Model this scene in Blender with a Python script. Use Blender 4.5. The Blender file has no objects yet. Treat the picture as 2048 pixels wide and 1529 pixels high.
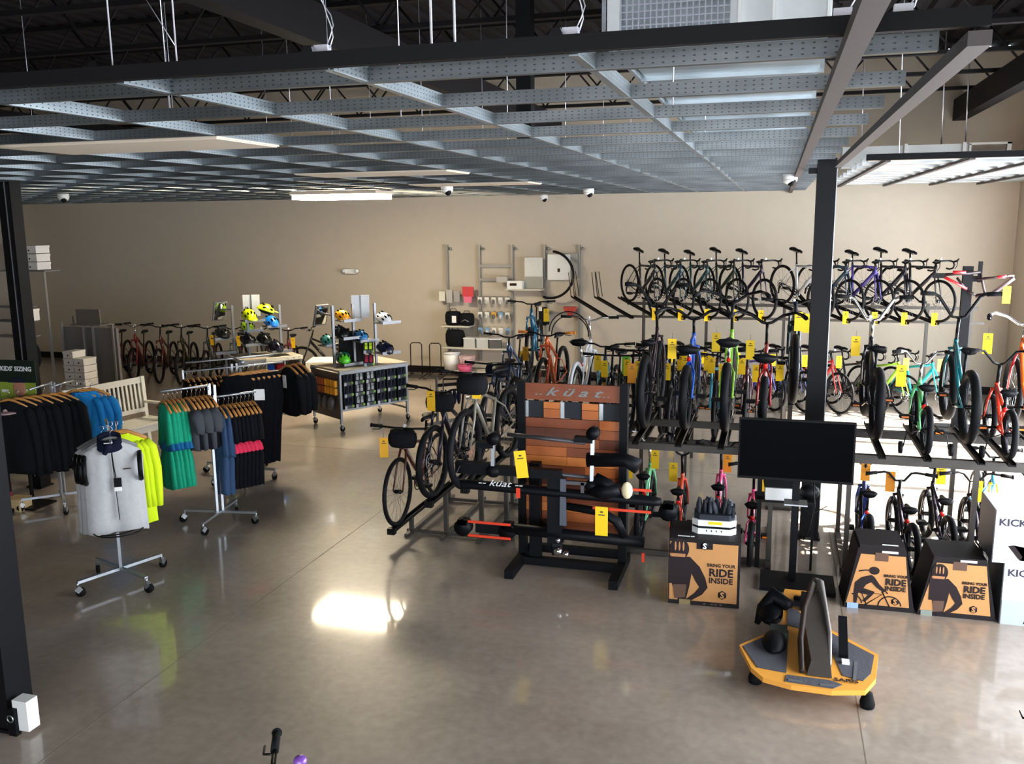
import bpy, math, random
from mathutils import Vector, Matrix
random.seed(7)
C = bpy.context.scene
COL = C.collection
pi = math.pi
def sin(a): return math.sin(a)
def cos(a): return math.cos(a)

# ---------------------------------------------------------------- camera
cam_d = bpy.data.cameras.new('camera')
cam = bpy.data.objects.new('camera', cam_d)
COL.objects.link(cam)
cam_d.sensor_width = 36.0
cam_d.lens = 1800.0/2048.0*36.0
cam_d.clip_end = 200
Rr = ((0.9598957804, 0.0400637434, -0.2774797060), (0.2801842323, -0.1718358354, 0.9444412325), (-0.0098431059, -0.9843105923, -0.1761697225))
mw = Matrix(((Rr[0][0], -Rr[0][1], -Rr[0][2], 0), (Rr[1][0], -Rr[1][1], -Rr[1][2], 0), (Rr[2][0], -Rr[2][1], -Rr[2][2], 3.15), (0, 0, 0, 1)))
cam.matrix_world = mw
C.camera = cam

# ---------------------------------------------------------------- world, sun, daylight, exposure
C.view_settings.view_transform = 'Standard'
C.view_settings.look = 'None'
C.view_settings.gamma = 1.0
C.view_settings.use_curve_mapping = False
C.view_settings.exposure = 0.9
w = bpy.data.worlds.new('sky'); C.world = w; w.use_nodes = True
bg = w.node_tree.nodes['Background']
bg.inputs[0].default_value = (0.78, 0.88, 1.0, 1); bg.inputs[1].default_value = 3.0
def area(name, loc, rot, sx, sy, power, col):
    d = bpy.data.lights.new(name, 'AREA'); d.shape = 'RECTANGLE'; d.size = sx; d.size_y = sy; d.energy = power; d.color = col
    o = bpy.data.objects.new(name, d); COL.objects.link(o); o.location = loc; o.rotation_euler = rot
    return o
sd = bpy.data.lights.new('sun', 'SUN'); sd.energy = 34.0; sd.angle = 0.012; sd.color = (1.0, 0.95, 0.86)
sun = bpy.data.objects.new('sun', sd); COL.objects.link(sun)
sun.rotation_euler = Vector((1.0, 0.0, 0.80)).to_track_quat('Z', 'Y').to_euler()
# daylight entering through the storefront glass on the right and behind the camera
area('daylight_right_window', (3.9, 9.0, 1.65), (0, pi/2, 0), 2.7, 13.0, 640, (0.90, 0.95, 1.0))
area('daylight_front_window', (-0.4, -2.9, 1.75), (pi/2, 0, 0), 6.5, 2.9, 150, (0.92, 0.96, 1.0))

# ---------------------------------------------------------------- helpers
def lin(c):
    c = c/255.0
    return c/12.92 if c <= 0.04045 else ((c+0.055)/1.055)**2.4
MATS = {}
def M(name, rgb=(128, 128, 128), rough=0.5, metal=0.0, var=0.08, scale=30.0, emit=0.0, bump=0.0, coat=0.0, trans=0.0):
    """procedural Principled material; rgb in sRGB 0-255"""
    if name in MATS: return MATS[name]
    m = bpy.data.materials.new(name); m.use_nodes = True
    nt = m.node_tree; p = nt.nodes['Principled BSDF']
    base = [lin(c) for c in rgb]
    tc = nt.nodes.new('ShaderNodeTexCoord'); nz = nt.nodes.new('ShaderNodeTexNoise')
    nz.inputs['Scale'].default_value = scale; nz.inputs['Detail'].default_value = 2
    nt.links.new(tc.outputs['Object'], nz.inputs['Vector'])
    mx = nt.nodes.new('ShaderNodeMix'); mx.data_type = 'RGBA'
    mx.inputs[6].default_value = tuple(min(1, b*(1-var)) for b in base)+(1,)
    mx.inputs[7].default_value = tuple(min(1, b*(1+var)) for b in base)+(1,)
    nt.links.new(nz.outputs[0], mx.inputs[0]); nt.links.new(mx.outputs[2], p.inputs['Base Color'])
    p.inputs['Roughness'].default_value = rough; p.inputs['Metallic'].default_value = metal
    if max(rgb) < 60 and metal < 0.5: p.inputs['Specular IOR Level'].default_value = 0.16
    if coat: p.inputs['Coat Weight'].default_value = coat
    if trans: p.inputs['Transmission Weight'].default_value = trans
    if bump:
        b = nt.nodes.new('ShaderNodeBump'); b.inputs['Strength'].default_value = bump; b.inputs['Distance'].default_value = 0.01
        nt.links.new(nz.outputs[0], b.inputs['Height']); nt.links.new(b.outputs[0], p.inputs['Normal'])
    if emit:
        p.inputs['Emission Color'].default_value = tuple(base)+(1,); p.inputs['Emission Strength'].default_value = emit
    MATS[name] = m
    return m

class MB:
    """collects shapes and links them as one mesh object"""
    def __init__(s): s.v = []; s.f = []; s.sm = []
    def add(s, vs, fs, smooth=False, T=None):
        n = len(s.v)
        for q in vs:
            q = Vector(q)
            if T is not None: q = T @ q
            s.v.append(tuple(q))
        for f in fs: s.f.append(tuple(i+n for i in f)); s.sm.append(smooth)
        return s
    def box(s, c, d, T=None, rz=0.0, taper=1.0):
        x, y, z = d[0]/2, d[1]/2, d[2]/2
        R = Matrix.Rotation(rz, 3, 'Z'); c = Vector(c)
        vs = []
        for k, t in ((-1, 1.0), (1, taper)):
            for i, j in ((-1, -1), (1, -1), (1, 1), (-1, 1)): vs.append(R @ Vector((i*x*t, j*y*t, k*z)) + c)
        return s.add(vs, [(3, 2, 1, 0), (4, 5, 6, 7), (0, 1, 5, 4), (1, 2, 6, 5), (2, 3, 7, 6), (3, 0, 4, 7)], False, T)
    def bar(s, a, b, wd, ht, up=(0, 0, 1), T=None):
        a = Vector(a); b = Vector(b); d = (b-a).normalized(); up = Vector(up)
        if abs(d.dot(up)) > 0.98: up = Vector((1, 0, 0))
        r = d.cross(up).normalized(); u = r.cross(d)
        vs = []
        for p in (a, b):
            for i, j in ((-1, -1), (1, -1), (1, 1), (-1, 1)): vs.append(p + r*(i*wd/2) + u*(j*ht/2))
        return s.add(vs, [(3, 2, 1, 0), (4, 5, 6, 7), (0, 1, 5, 4), (1, 2, 6, 5), (2, 3, 7, 6), (3, 0, 4, 7)], False, T)
    def tube(s, pts, r, n=6, closed=False, T=None, flat=1.0):
        pts = [Vector(p) for p in pts]; m = len(pts)
        rs = r if isinstance(r, (list, tuple)) else [r]*m
        vs = []; prev = None
        for i, p in enumerate(pts):
            if closed: d = pts[(i+1) % m]-pts[i-1]
            else: d = pts[min(i+1, m-1)]-pts[max(i-1, 0)]
            d.normalize()
            if prev is None:
                a = Vector((0, 0, 1)) if abs(d.z) < 0.9 else Vector((0, 1, 0))
                u = (a - d*a.dot(d)).normalized()
            else:
                u = prev - d*prev.dot(d)
                u = u.normalized() if u.length > 1e-6 else Vector((1, 0, 0))
            prev = u; q = d.cross(u)
            for k in range(n):
                t = 2*pi*k/n
                vs.append(p + u*(cos(t)*rs[i]*flat) + q*(sin(t)*rs[i]))
        fs = []
        for i in range(m if closed else m-1):
            j = (i+1) % m
            for k in range(n): fs.append((i*n+k, i*n+(k+1) % n, j*n+(k+1) % n, j*n+k))
        if not closed: fs.append(tuple(range(n-1, -1, -1))); fs.append(tuple((m-1)*n+k for k in range(n)))
        return s.add(vs, fs, True, T)
    def ring(s, c, R, r, axis='Y', n=28, k=6, a0=0.0, a1=2*pi, T=None, sx=1.0):
        pts = []; full = abs(a1-a0-2*pi) < 1e-6
        for i in range(n if full else n+1):
            t = a0+(a1-a0)*i/n
            a, b = cos(t)*R, sin(t)*R
            p = {'X': (0, a, b), 'Y': (a, 0, b), 'Z': (a, b, 0)}[axis]
            pts.append((c[0]+p[0], c[1]+p[1], c[2]+p[2]))
        return s.tube(pts, r, k, full, T)
    def disc(s, c, r, h, axis='Z', n=16, T=None, r2=None):
        v = {'X': (h/2, 0, 0), 'Y': (0, h/2, 0), 'Z': (0, 0, h/2)}[axis]; c = Vector(c); v = Vector(v)
        return s.tube([c-v, c+v], [r, r if r2 is None else r2], n, False, T)
    def prism(s, poly, z0, z1, T=None):
        n = len(poly)
        vs = [(p[0], p[1], z0) for p in poly]+[(p[0], p[1], z1) for p in poly]
        fs = [tuple(range(n-1, -1, -1)), tuple(range(n, 2*n))]+[(i, (i+1) % n, n+(i+1) % n, n+i) for i in range(n)]
        return s.add(vs, fs, False, T)
    def blob(s, c, d, nu=12, nv=7, T=None, z0=-1.0, fn=None):
        """ellipsoid cut below z0 (unit space); fn warps a unit point"""
        vs = []; fs = []
        a0 = math.asin(max(-1, z0))
        for j in range(nv+1):
            a = a0+(pi/2-a0)*j/nv
            for i in range(nu):
                t = 2*pi*i/nu
                p = Vector((cos(a)*cos(t), cos(a)*sin(t), sin(a)))
                if fn: p = Vector(fn(p))
                vs.append((c[0]+p.x*d[0], c[1]+p.y*d[1], c[2]+p.z*d[2]))
        for j in range(nv):
            for i in range(nu): fs.append((j*nu+i, j*nu+(i+1) % nu, (j+1)*nu+(i+1) % nu, (j+1)*nu+i))
        fs.append(tuple(range(nu-1, -1, -1)))
        return s.add(vs, fs, True, T)
    def mesh(s, name, m):
        me = bpy.data.meshes.new(name); me.from_pydata(s.v, [], s.f)
        me.polygons.foreach_set('use_smooth', s.sm); me.materials.append(m); me.update()
        return me
    def build(s, name, m, parent=None, **kw):
        return put(name, s.mesh(name, m), parent, **kw)

def put(name, me, parent=None, loc=None, rot=None, mat=None, label=None):
    o = bpy.data.objects.new(name, me); COL.objects.link(o)
    if parent is not None: o.parent = parent
    if loc is not None: o.location = loc
    if rot is not None: o.rotation_euler = rot
    if label: o['label'] = label
    if mat is not None:
        o.material_slots[0].link = 'OBJECT'; o.material_slots[0].material = mat
    return o
def tag(o, label, cat, group=None):
    o['label'] = label; o['category'] = cat
    if group: o['group'] = group
    return o
def thing(name, label, cat, loc=(0, 0, 0), rz=0.0, group=None, rot=None):
    o = bpy.data.objects.new(name, None); COL.objects.link(o); o.empty_display_size = 0.1
    o.location = loc; o.rotation_euler = rot if rot else (0, 0, rz)
    return tag(o, label, cat, group)
def struct(o): o['kind'] = 'structure'; return o
KIDS = {}
def copy_tree(o, parent=None, subs=None):
    c = o.copy(); COL.objects.link(c); c.parent = parent
    for ch in o.children: copy_tree(ch, c)
    return c
def text(name, body, size, T, m, parent=None, ext=0.001, shear=0.0, bold=0.0, align='LEFT', sx=1.0):
    cu = bpy.data.curves.new(name, 'FONT'); cu.body = body; cu.size = size; cu.extrude = ext; cu.shear = shear; cu.offset = bold; cu.align_x = align
    cu.resolution_u = 2
    t = bpy.data.objects.new(name+'_tmp', cu); COL.objects.link(t)
    dg = bpy.context.evaluated_depsgraph_get()
    me = bpy.data.meshes.new_from_object(t.evaluated_get(dg)); me.name = name
    bpy.data.objects.remove(t); bpy.data.curves.remove(cu)
    me.transform(T @ Matrix.Diagonal((sx, 1, 1, 1)))
    me.materials.clear(); me.materials.append(m)
    return put(name, me, parent)
def TR(x, y, z, rx=0, ry=0, rz=0):
    return Matrix.Translation((x, y, z)) @ Matrix.Rotation(rz, 4, 'Z') @ Matrix.Rotation(ry, 4, 'Y') @ Matrix.Rotation(rx, 4, 'X')
FRONT = Matrix.Rotation(pi/2, 4, 'X')      # writing plane x-z, read from -y

# common materials
m_black = M('black_paint', (14, 14, 16), 0.5, 0, 0.1)
m_rackm = M('dark_bronze_steel', (62, 57, 52), 0.5, 0.1, 0.1)
m_blackp = M('black_plastic', (10, 10, 12), 0.6)
m_chrome = M('chrome', (225, 225, 228), 0.15, 1.0, 0.02)
m_steel = M('satin_steel', (175, 178, 182), 0.35, 0.9, 0.05)
m_rubber = M('black_rubber', (14, 14, 16), 0.75, 0, 0.15, 60)
m_white = M('white_plastic', (232, 232, 230), 0.4, 0, 0.02)
m_wood = M('blond_wood', (200, 140, 72), 0.5, 0, 0.15, 40)
m_yellow = M('yellow_card', (250, 205, 10), 0.6, 0, 0.03)
m_orange_r = M('amber_reflector', (235, 120, 20), 0.3, 0, 0.05)
m_red_r = M('red_reflector', (225, 30, 25), 0.3, 0, 0.05)
m_print = M('dark_print', (52, 34, 26), 0.7)
# ================================================================ room shell
BW = 17.6; LX = -17.3; RX = 3.95; FY = -3.0; DECK = 5.95
def wall_mat(name, rgb):
    return M(name, rgb, 0.85, 0, 0.05, 6.0, bump=0.05)
m_wall = wall_mat('beige_painted_wall', (192, 180, 163))
m_deck = M('black_painted_deck', (26, 24, 27), 0.8, 0, 0.3, 1.2)

# polished concrete floor: mottled grey-tan, clear sealer, saw-cut joints
mf = bpy.data.materials.new('polished_concrete'); mf.use_nodes = True
nt = mf.node_tree; p = nt.nodes['Principled BSDF']
tc = nt.nodes.new('ShaderNodeTexCoord')
n1 = nt.nodes.new('ShaderNodeTexNoise'); n1.inputs['Scale'].default_value = 0.9; n1.inputs['Detail'].default_value = 6; n1.inputs['Roughness'].default_value = 0.6
n2 = nt.nodes.new('ShaderNodeTexNoise'); n2.inputs['Scale'].default_value = 14; n2.inputs['Detail'].default_value = 5
nt.links.new(tc.outputs['Object'], n1.inputs['Vector']); nt.links.new(tc.outputs['Object'], n2.inputs['Vector'])
ad = nt.nodes.new('ShaderNodeMix'); ad.data_type = 'FLOAT'; ad.inputs[0].default_value = 0.35
nt.links.new(n1.outputs[0], ad.inputs[2]); nt.links.new(n2.outputs[0], ad.inputs[3])
cr = nt.nodes.new('ShaderNodeValToRGB')
cr.color_ramp.elements[0].position = 0.30; cr.color_ramp.elements[0].color = (lin(130), lin(117), lin(106), 1)
cr.color_ramp.elements[1].position = 0.72; cr.color_ramp.elements[1].color = (lin(178), lin(163), lin(149), 1)
nt.links.new(ad.outputs[0], cr.inputs[0]); nt.links.new(cr.outputs[0], p.inputs['Base Color'])
rr = nt.nodes.new('ShaderNodeMapRange'); rr.inputs[3].default_value = 0.30; rr.inputs[4].default_value = 0.42
nt.links.new(n2.outputs[0], rr.inputs[0]); nt.links.new(rr.outputs[0], p.inputs['Roughness'])
p.inputs['Coat Weight'].default_value = 0.75; p.inputs['Coat Roughness'].default_value = 0.07

o = MB().box(((LX+RX)/2, (FY+BW)/2, -0.1), (RX-LX+0.6, BW-FY+0.6, 0.2)).build('floor', mf); struct(o)
fl = o
mj = M('joint_filler', (118, 108, 94), 0.7)  # filler colour a little darker than the floor
for a, b in (((-17.2, 11.2), (3.9, 11.2)), ((-4.1, -2.9), (-4.1, 17.5)), ((0.62, -2.9), (0.62, 17.5)), ((-10.5, -2.9), (-10.5, 17.5))):
    MB().bar((a[0], a[1], 0.0), (b[0], b[1], 0.0), 0.006, 0.002).build('control_joint', mj, fl)

struct(MB().box(((LX+RX)/2, BW+0.1, DECK/2), (RX-LX+0.6, 0.2, DECK)).build('wall_back', m_wall))
# left wall, blank
struct(MB().box((LX-0.1, (FY+BW)/2, DECK/2), (0.2, BW-FY, DECK)).build('wall_left', m_wall))
# right wall with storefront windows, y 2.2 .. 15.6, z 0.25 .. 3.1
wr = MB()
W0, W1, Z0, Z1 = 2.2, 15.6, 0.25, 3.1
struct(MB().box((RX+2.3, 4.6, 3.5), (4.2, 8.0, 0.2)).build('unseen_sun_block', M('sun_block_grey', (150, 150, 150), 0.8)))  # unseen slab outdoors, added to keep sun off the nearer windows
wr.box((RX+0.1, (FY+W0)/2, DECK/2), (0.2, W0-FY, DECK)).box((RX+0.1, (BW+W1)/2, DECK/2), (0.2, BW-W1, DECK))
wr.box((RX+0.1, (W0+W1)/2, Z0/2), (0.2, W1-W0, Z0)).box((RX+0.1, (W0+W1)/2, (Z1+DECK)/2), (0.2, W1-W0, DECK-Z1))
struct(wr.build('wall_right', m_wall))
m_alu = M('dark_anodised_aluminium', (58, 56, 55), 0.4, 0.7)
m_glass = M('clear_glass', (245, 250, 250), 0.0, 0, 0.0, trans=1.0)
nw = 6; step = (W1-W0)/nw
for i in range(nw):
    y0 = W0+i*step; t = bpy.data.objects.new('window_%d' % (i+1), None); COL.objects.link(t); t.location = (RX+0.06, y0+step/2, Z0); struct(t)
    f = MB(); hh = Z1-Z0
    for s_ in (-1, 1): f.box((0, s_*(step/2-0.03), hh/2), (0.12, 0.06, hh))
    for z in (0.03, hh-0.03): f.box((0, 0, z), (0.12, step-0.12, 0.06))
    f.build('window_frame', m_alu, t)
# front wall, behind the camera, with a long glazed strip
wf = MB(); F0, F1 = -3.7, 3.5; FZ0, FZ1 = 0.3, 3.2
wf.box(((LX+F0)/2, FY-0.1, DECK/2), (F0-LX, 0.2, DECK)).box(((RX+F1)/2, FY-0.1, DECK/2), (RX-F1, 0.2, DECK))
wf.box(((F0+F1)/2, FY-0.1, FZ0/2), (F1-F0, 0.2, FZ0)).box(((F0+F1)/2, FY-0.1, (FZ1+DECK)/2), (F1-F0, 0.2, DECK-FZ1))
struct(wf.build('wall_front', m_wall))
for i in range(6):
    x0 = F0+i*1.2; t = bpy.data.objects.new('window_%d' % (i+7), None); COL.objects.link(t); t.location = (x0+0.6, FY-0.06, FZ0); struct(t)
    f = MB(); hh = FZ1-FZ0
    for s_ in (-1, 1): f.box((s_*0.57, 0, hh/2), (0.06, 0.12, hh))
    for z in (0.03, hh-0.03): f.box((0, 0, z), (1.08, 0.12, 0.06))
    f.build('window_frame', m_alu, t)
m_base = M('black_vinyl_base', (24, 22, 22), 0.5)
struct(MB().box(((LX+RX)/2, BW-0.008, 0.07), (RX-LX-0.02, 0.014, 0.14)).build('baseboard_back', m_base))
struct(MB().box((RX-0.008, 16.6, 0.07), (0.014, 1.9, 0.14)).build('baseboard_right', m_base))

# roof: corrugated deck, open-web joists
dk = MB(); x = LX
pts = []
k = 0
while x < RX+0.2:
    pts += [(x, 0), (x+0.14, 0), (x+0.18, 0.06), (x+0.26, 0.06)]; x += 0.30
vs = []; fs = []
for px_, pz in pts: vs += [(px_, FY-0.2, DECK+pz), (px_, BW+0.2, DECK+pz)]
for i in range(len(pts)-1): fs.append((2*i, 2*i+1, 2*i+3, 2*i+2))
dk.add(vs, fs); dk.box(((LX+RX)/2, (FY+BW)/2, DECK+0.2), (RX-LX+0.6, BW-FY+0.6, 0.1))
struct(dk.build('ceiling', m_deck))
m_joist = M('black_joist_paint', (30, 28, 30), 0.7)
for jy in (2.2, 4.0, 5.8, 7.6, 9.4, 11.2, 13.0, 14.8, 16.6):
    t = thing('roof_joist', 'black open-web steel roof joist, number %s from the front of the shop' % {2.2: 'one', 4.0: 'two', 5.8: 'three', 7.6: 'four', 9.4: 'five', 11.2: 'six', 13.0: 'seven', 14.8: 'eight', 16.6: 'nine'}[jy], 'roof joist', (-6.7, jy, DECK-0.75), 0, 'roof joists')
    z0 = 0.0; z1 = 0.72; x0 = -10.55; x1 = 10.6
    MB().bar((x0, 0, z1), (x1, 0, z1), 0.12, 0.06).build('top_chord', m_joist, t)
    MB().bar((x0, 0, z0), (x1, 0, z0), 0.10, 0.05).build('bottom_chord', m_joist, t)
    wb = MB(); n = 34
    for i in range(n):
        xa = x0+(x1-x0)*i/n; xb = x0+(x1-x0)*(i+1)/n
        wb.tube([(xa, 0, z0 if i % 2 else z1), (xb, 0, z1 if i % 2 else z0)], 0.016, 5)
    wb.build('web', m_joist, t)
for gx in (-13.0, -4.2, 2.9):
    tag(MB().bar((gx, FY+0.05, DECK-1.0), (gx, BW-0.05, DECK-1.0), 0.2, 0.35).build('roof_girder', m_joist), {-13.0: 'black steel girder running to back wall at far left under roof', -4.2: 'black steel girder running to back wall above the middle of shop', 2.9: 'black steel girder near right wall under the dark roof'}[gx], 'girder')

# ---------------- suspended galvanised steel grid
def galv(name, rgb, perf=True, axis=0):
    m = bpy.data.materials.new(name); m.use_nodes = True; nt = m.node_tree; p = nt.nodes['Principled BSDF']
    tc = nt.nodes.new('ShaderNodeTexCoord'); nz = nt.nodes.new('ShaderNodeTexNoise'); nz.inputs['Scale'].default_value = 9; nz.inputs['Detail'].default_value = 4
    mp = nt.nodes.new('ShaderNodeMapping'); mp.inputs['Scale'].default_value = (0.25, 1, 1) if axis == 0 else (1, 0.25, 1)
    nt.links.new(tc.outputs['Object'], mp.inputs[0]); nt.links.new(mp.outputs[0], nz.inputs['Vector'])
    cr = nt.nodes.new('ShaderNodeValToRGB'); b = [lin(c) for c in rgb]
    cr.color_ramp.elements[0].position = 0.35; cr.color_ramp.elements[0].color = tuple(v*0.6 for v in b)+(1,)
    cr.color_ramp.elements[1].position = 0.7; cr.color_ramp.elements[1].color = tuple(b)+(1,)
    nt.links.new(nz.outputs[0], cr.inputs[0]); last = cr.outputs[0]
    if perf:   # rows of small punched holes
        sx = nt.nodes.new('ShaderNodeSeparateXYZ'); nt.links.new(tc.outputs['Object'], sx.inputs[0])
        def frac(out, mul, off=0.0):
            a = nt.nodes.new('ShaderNodeMath'); a.operation = 'MULTIPLY_ADD'; a.inputs[1].default_value = mul; a.inputs[2].default_value = off; nt.links.new(out, a.inputs[0])
            f = nt.nodes.new('ShaderNodeMath'); f.operation = 'FRACT'; nt.links.new(a.outputs[0], f.inputs[0])
            g = nt.nodes.new('ShaderNodeMath'); g.operation = 'SUBTRACT'; g.inputs[1].default_value = 0.5; nt.links.new(f.outputs[0], g.inputs[0])
            h = nt.nodes.new('ShaderNodeMath'); h.operation = 'POWER'; h.inputs[1].default_value = 2; nt.links.new(g.outputs[0], h.inputs[0]); return h.outputs[0]
        a = frac(sx.outputs[axis], 30.0); c = frac(sx.outputs[2], 60.0, 0.2)
        s_ = nt.nodes.new('ShaderNodeMath'); s_.operation = 'ADD'; nt.links.new(a, s_.inputs[0]); nt.links.new(c, s_.inputs[1])
        lt = nt.nodes.new('ShaderNodeMath'); lt.operation = 'LESS_THAN'; lt.inputs[1].default_value = 0.022; nt.links.new(s_.outputs[0], lt.inputs[0])
        mx = nt.nodes.new('ShaderNodeMix'); mx.data_type = 'RGBA'; nt.links.new(lt.outputs[0], mx.inputs[0]); nt.links.new(last, mx.inputs[6]); mx.inputs[7].default_value = (0.06, 0.065, 0.07, 1)
        last = mx.outputs[2]
    nt.links.new(last, p.inputs['Base Color']); p.inputs['Metallic'].default_value = 0.9; p.inputs['Roughness'].default_value = 0.36
    return m
m_gx = galv('galvanised_steel_cross_shaded', (126, 130, 132), True, 0)  # darker copy of the steel, weak grazing light put into its colour
m_gy = galv('galvanised_steel_runner_lit', (176, 186, 192), True, 1)  # brighter copy, side light on the runners put into its colour
m_gplain = galv('galvanised_sheet', (196, 206, 212), False, 0)
GZ = 3.645
def channel(a, b, mb, ht=0.052, fl=0.03):
    """C channel: web plus top and bottom flange"""
    a = Vector(a); b = Vector(b); d = (b-a).normalized(); r = Vector((-d.y, d.x, 0))
    mb.bar(a+Vector((0, 0, ht/2)), b+Vector((0, 0, ht/2)), 0.004, ht)
    for z in (0.0, ht): mb.bar(a+r*fl/2+Vector((0, 0, z)), b+r*fl/2+Vector((0, 0, z)), fl, 0.004)
grid = thing('ceiling_grid', 'large suspended open grid of galvanised steel studs over the sales floor', 'ceiling grid', (0, 0, 0))
x = -0.607; gxs = []
while x > LX+0.3: gxs.append(x); x -= 0.825
gys = [3.09+0.7455*i for i in range(20)]
for gx in gxs:
    mb = MB(); channel((gx, 2.82, GZ+0.002), (gx, BW-0.03, GZ+0.002), mb); mb.build('runner', m_gy, grid)
cells = [(-4.73, -3.08, 1), (-4.73, -3.08, 6), (-4.73, -3.08, 10)]
for gy in gys:
    mb = MB(); channel((LX+0.03, gy, GZ), (0.44, gy, GZ), mb); mb.build('cross_stud', m_gx, grid)
mfas = M('black_fascia', (12, 11, 13), 0.6)
MB().box(((LX+0.52)/2, 2.79, GZ+0.03), (0.52-LX, 0.035, 0.05)).build('fascia', mfas, grid)
mbrn = M('brown_grey_steel', (70, 63, 62), 0.6, 0.1)
MB().bar((0.18, 2.1, GZ-0.022), (0.18, BW-0.03, GZ-0.022), 0.06, 0.04).build('edge_bar', mbrn, grid)
MB().bar((0.50, 2.80, GZ-0.022), (0.50, 8.9, GZ-0.022), 0.06, 0.04).build('edge_bar', mbrn, grid)
# hangers above the front edge
hg = [(-2.33, 0), (-2.06, 0), (-1.47, 1), (-0.62, 1), (-1.10, 0), (-1.02, 0), (0.17, 1), (0.33, 1), (-3.5, 0), (-4.6, 0)]
m_wire = M('bright_hanger_wire', (230, 230, 240), 0.3, 0.6)
for hx, tw in hg:
    mb = MB()
    if tw:
        for ph in (0, pi):
            mb.tube([(hx+0.02*sin(i*0.9)+0.007*cos(ph+i*1.3), 2.86+0.007*sin(ph+i*1.3), GZ+0.08+i*0.035) for i in range(75)], 0.0022, 4)
        mb.box((hx-0.02, 2.86, GZ+0.075), (0.05, 0.03, 0.03))
    else: mb.tube([(hx-0.01, 2.86, DECK), (hx, 2.86, GZ+0.06)], 0.0045 if hx > -1.2 and hx < -1 else 0.003, 5)
    mb.build('hanger_wire', m_wire, grid)
mb = MB().tube([(-2.20, 2.9, GZ+0.30), (-2.06, 2.86, GZ+0.12)], 0.002, 4); mb.build('hanger_wire', m_wire, grid)
for hy in (5.3, 7.6, 9.8, 12.0, 14.3):
    for hx in (-0.6, -2.25, -3.9, -5.55, -7.2):
        MB().tube([(hx, hy+0.04*sin(hx*7), DECK), (hx, hy, GZ+0.07)], 0.004, 4).build('hanger_wire', m_wire, grid)
# small brackets on front edge
for bx in (-2.39, -1.53, -0.68):
    MB().box((bx, 2.84, GZ+0.075), (0.05, 0.04, 0.025), taper=0.5).build('bracket', m_chrome, grid)

# lay-in light panels (unlit) and one lit fixture
m_lens = M('warm_lit_white_diffuser', (205, 190, 172), 0.6, 0, 0.02)  # white lens, the beige cast of the room light mixed into its colour
def lightpanel(x0, x1, y0, y1, label, lit=False, z=GZ-0.015):
    t = thing('light_fixture', label, 'ceiling light', ((x0+x1)/2, (y0+y1)/2, z), 0)
    MB().box((0, 0, 0.03), (x1-x0, y1-y0, 0.05)).build('housing', m_lens, t)
    if lit:
        m = M('lit_diffuser', (255, 238, 205), 0.5, 0, 0.0, emit=42.0)
        MB().box((0, 0, -0.035), (x1-x0-0.06, y1-y0-0.06, 0.075)).build('diffuser', m, t)
    else: MB().box((0, 0, 0.002), (x1-x0-0.02, y1-y0-0.02, 0.006)).build('diffuser', m_lens, t)
    return t
lightpanel(-4.70, -3.10, 4.62, 5.30, 'unlit white light panel with warm-lit tint in the grid, nearest and largest of them')
lightpanel(-4.72, -3.08, 8.33, 9.02, 'unlit white light panel with warm-lit tint in the grid, second from the front edge')
lightpanel(-4.72, -3.08, 11.3, 12.0, 'thin-looking unlit white light panel with warm-lit tint farthest back in the grid')
lightpanel(-7.50, -6.00, 13.05, 13.75, 'lit white ceiling light glowing near the back wall', True, GZ-0.055)

# dome cameras
def dome(x, y, label):
    t = thing('dome_camera', label, 'security camera', (x, y, GZ-0.03))
    MB().disc((0, 0, 0.0), 0.085, 0.06, 'Z', 18).build('mount', m_white, t)
    MB().blob((0, 0, -0.03), (0.085, 0.085, -0.06), 16, 5, z0=0.0).build('shell', m_white, t)
    MB().blob((0.02, -0.02, -0.035), (0.055, 0.055, -0.075), 14, 6, z0=0.0).build('lens_dome', m_blackp, t)
dome(-10.89, 11.97, 'white dome security camera hanging under the grid at far left')
dome(-4.43, 11.98, 'white dome security camera left of the wall shelving standards')
dome(-4.38, 17.2, 'smallest white dome camera close to the back wall')
dome(-2.9, 14.27, 'white dome security camera between the smallest one and the clamped one')
dome(0.1, 10.89, 'white dome camera clamped on the brown edge bar near black column')

# ---------------- big duct with grille
t = thing('air_duct', 'large galvanised rectangular air duct with an open wire grille end', 'duct', (-0.31, 4.5, 4.0))
MB().box((0.0, 3.6, 0.5), (1.0, 7.2, 1.0)).box((-0.53, 3.6, 0.5), (0.02, 7.25, 1.04)).build('duct_body', m_gplain, t)
m_dw = M('pale_duct_face', (214, 218, 218), 0.5, 0.2, 0.05)
MB().box((-0.48, -0.03, 0.5), (0.06, 0.04, 1.0)).build('face_panel', m_dw, t); MB().box((0.28, -0.03, 0.5), (0.44, 0.04, 1.0)).build('face_panel', m_dw, t)
for sx_ in (0.10, 0.25, 0.485): MB().box((sx_, -0.06, 0.5), (0.012, 0.02, 1.02)).build('seam', m_white, t)
MB().box((-0.195, 0.02, 0.5), (0.51, 0.02, 0.98)).build('opening', M('dark_opening', (14, 12, 20), 0.9), t)
gr = MB()
for i in range(19): gr.bar((-0.445+0.028*i, -0.045, 0.0), (-0.445+0.028*i, -0.045, 1.0), 0.0055, 0.006)
for i in range(32): gr.bar((-0.45, -0.042, 0.02+0.031*i), (0.07, -0.042, 0.02+0.031*i), 0.006, 0.0055)
gr.build('grille', M('bright_zinc_wire', (190, 192, 205), 0.35, 0.5), t)
for yy in (1.2, 2.4, 3.6, 4.8, 6.0): MB().box((0, yy, 0.5), (1.05, 0.04, 1.05)).build('flange', m_gplain, t)
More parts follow.
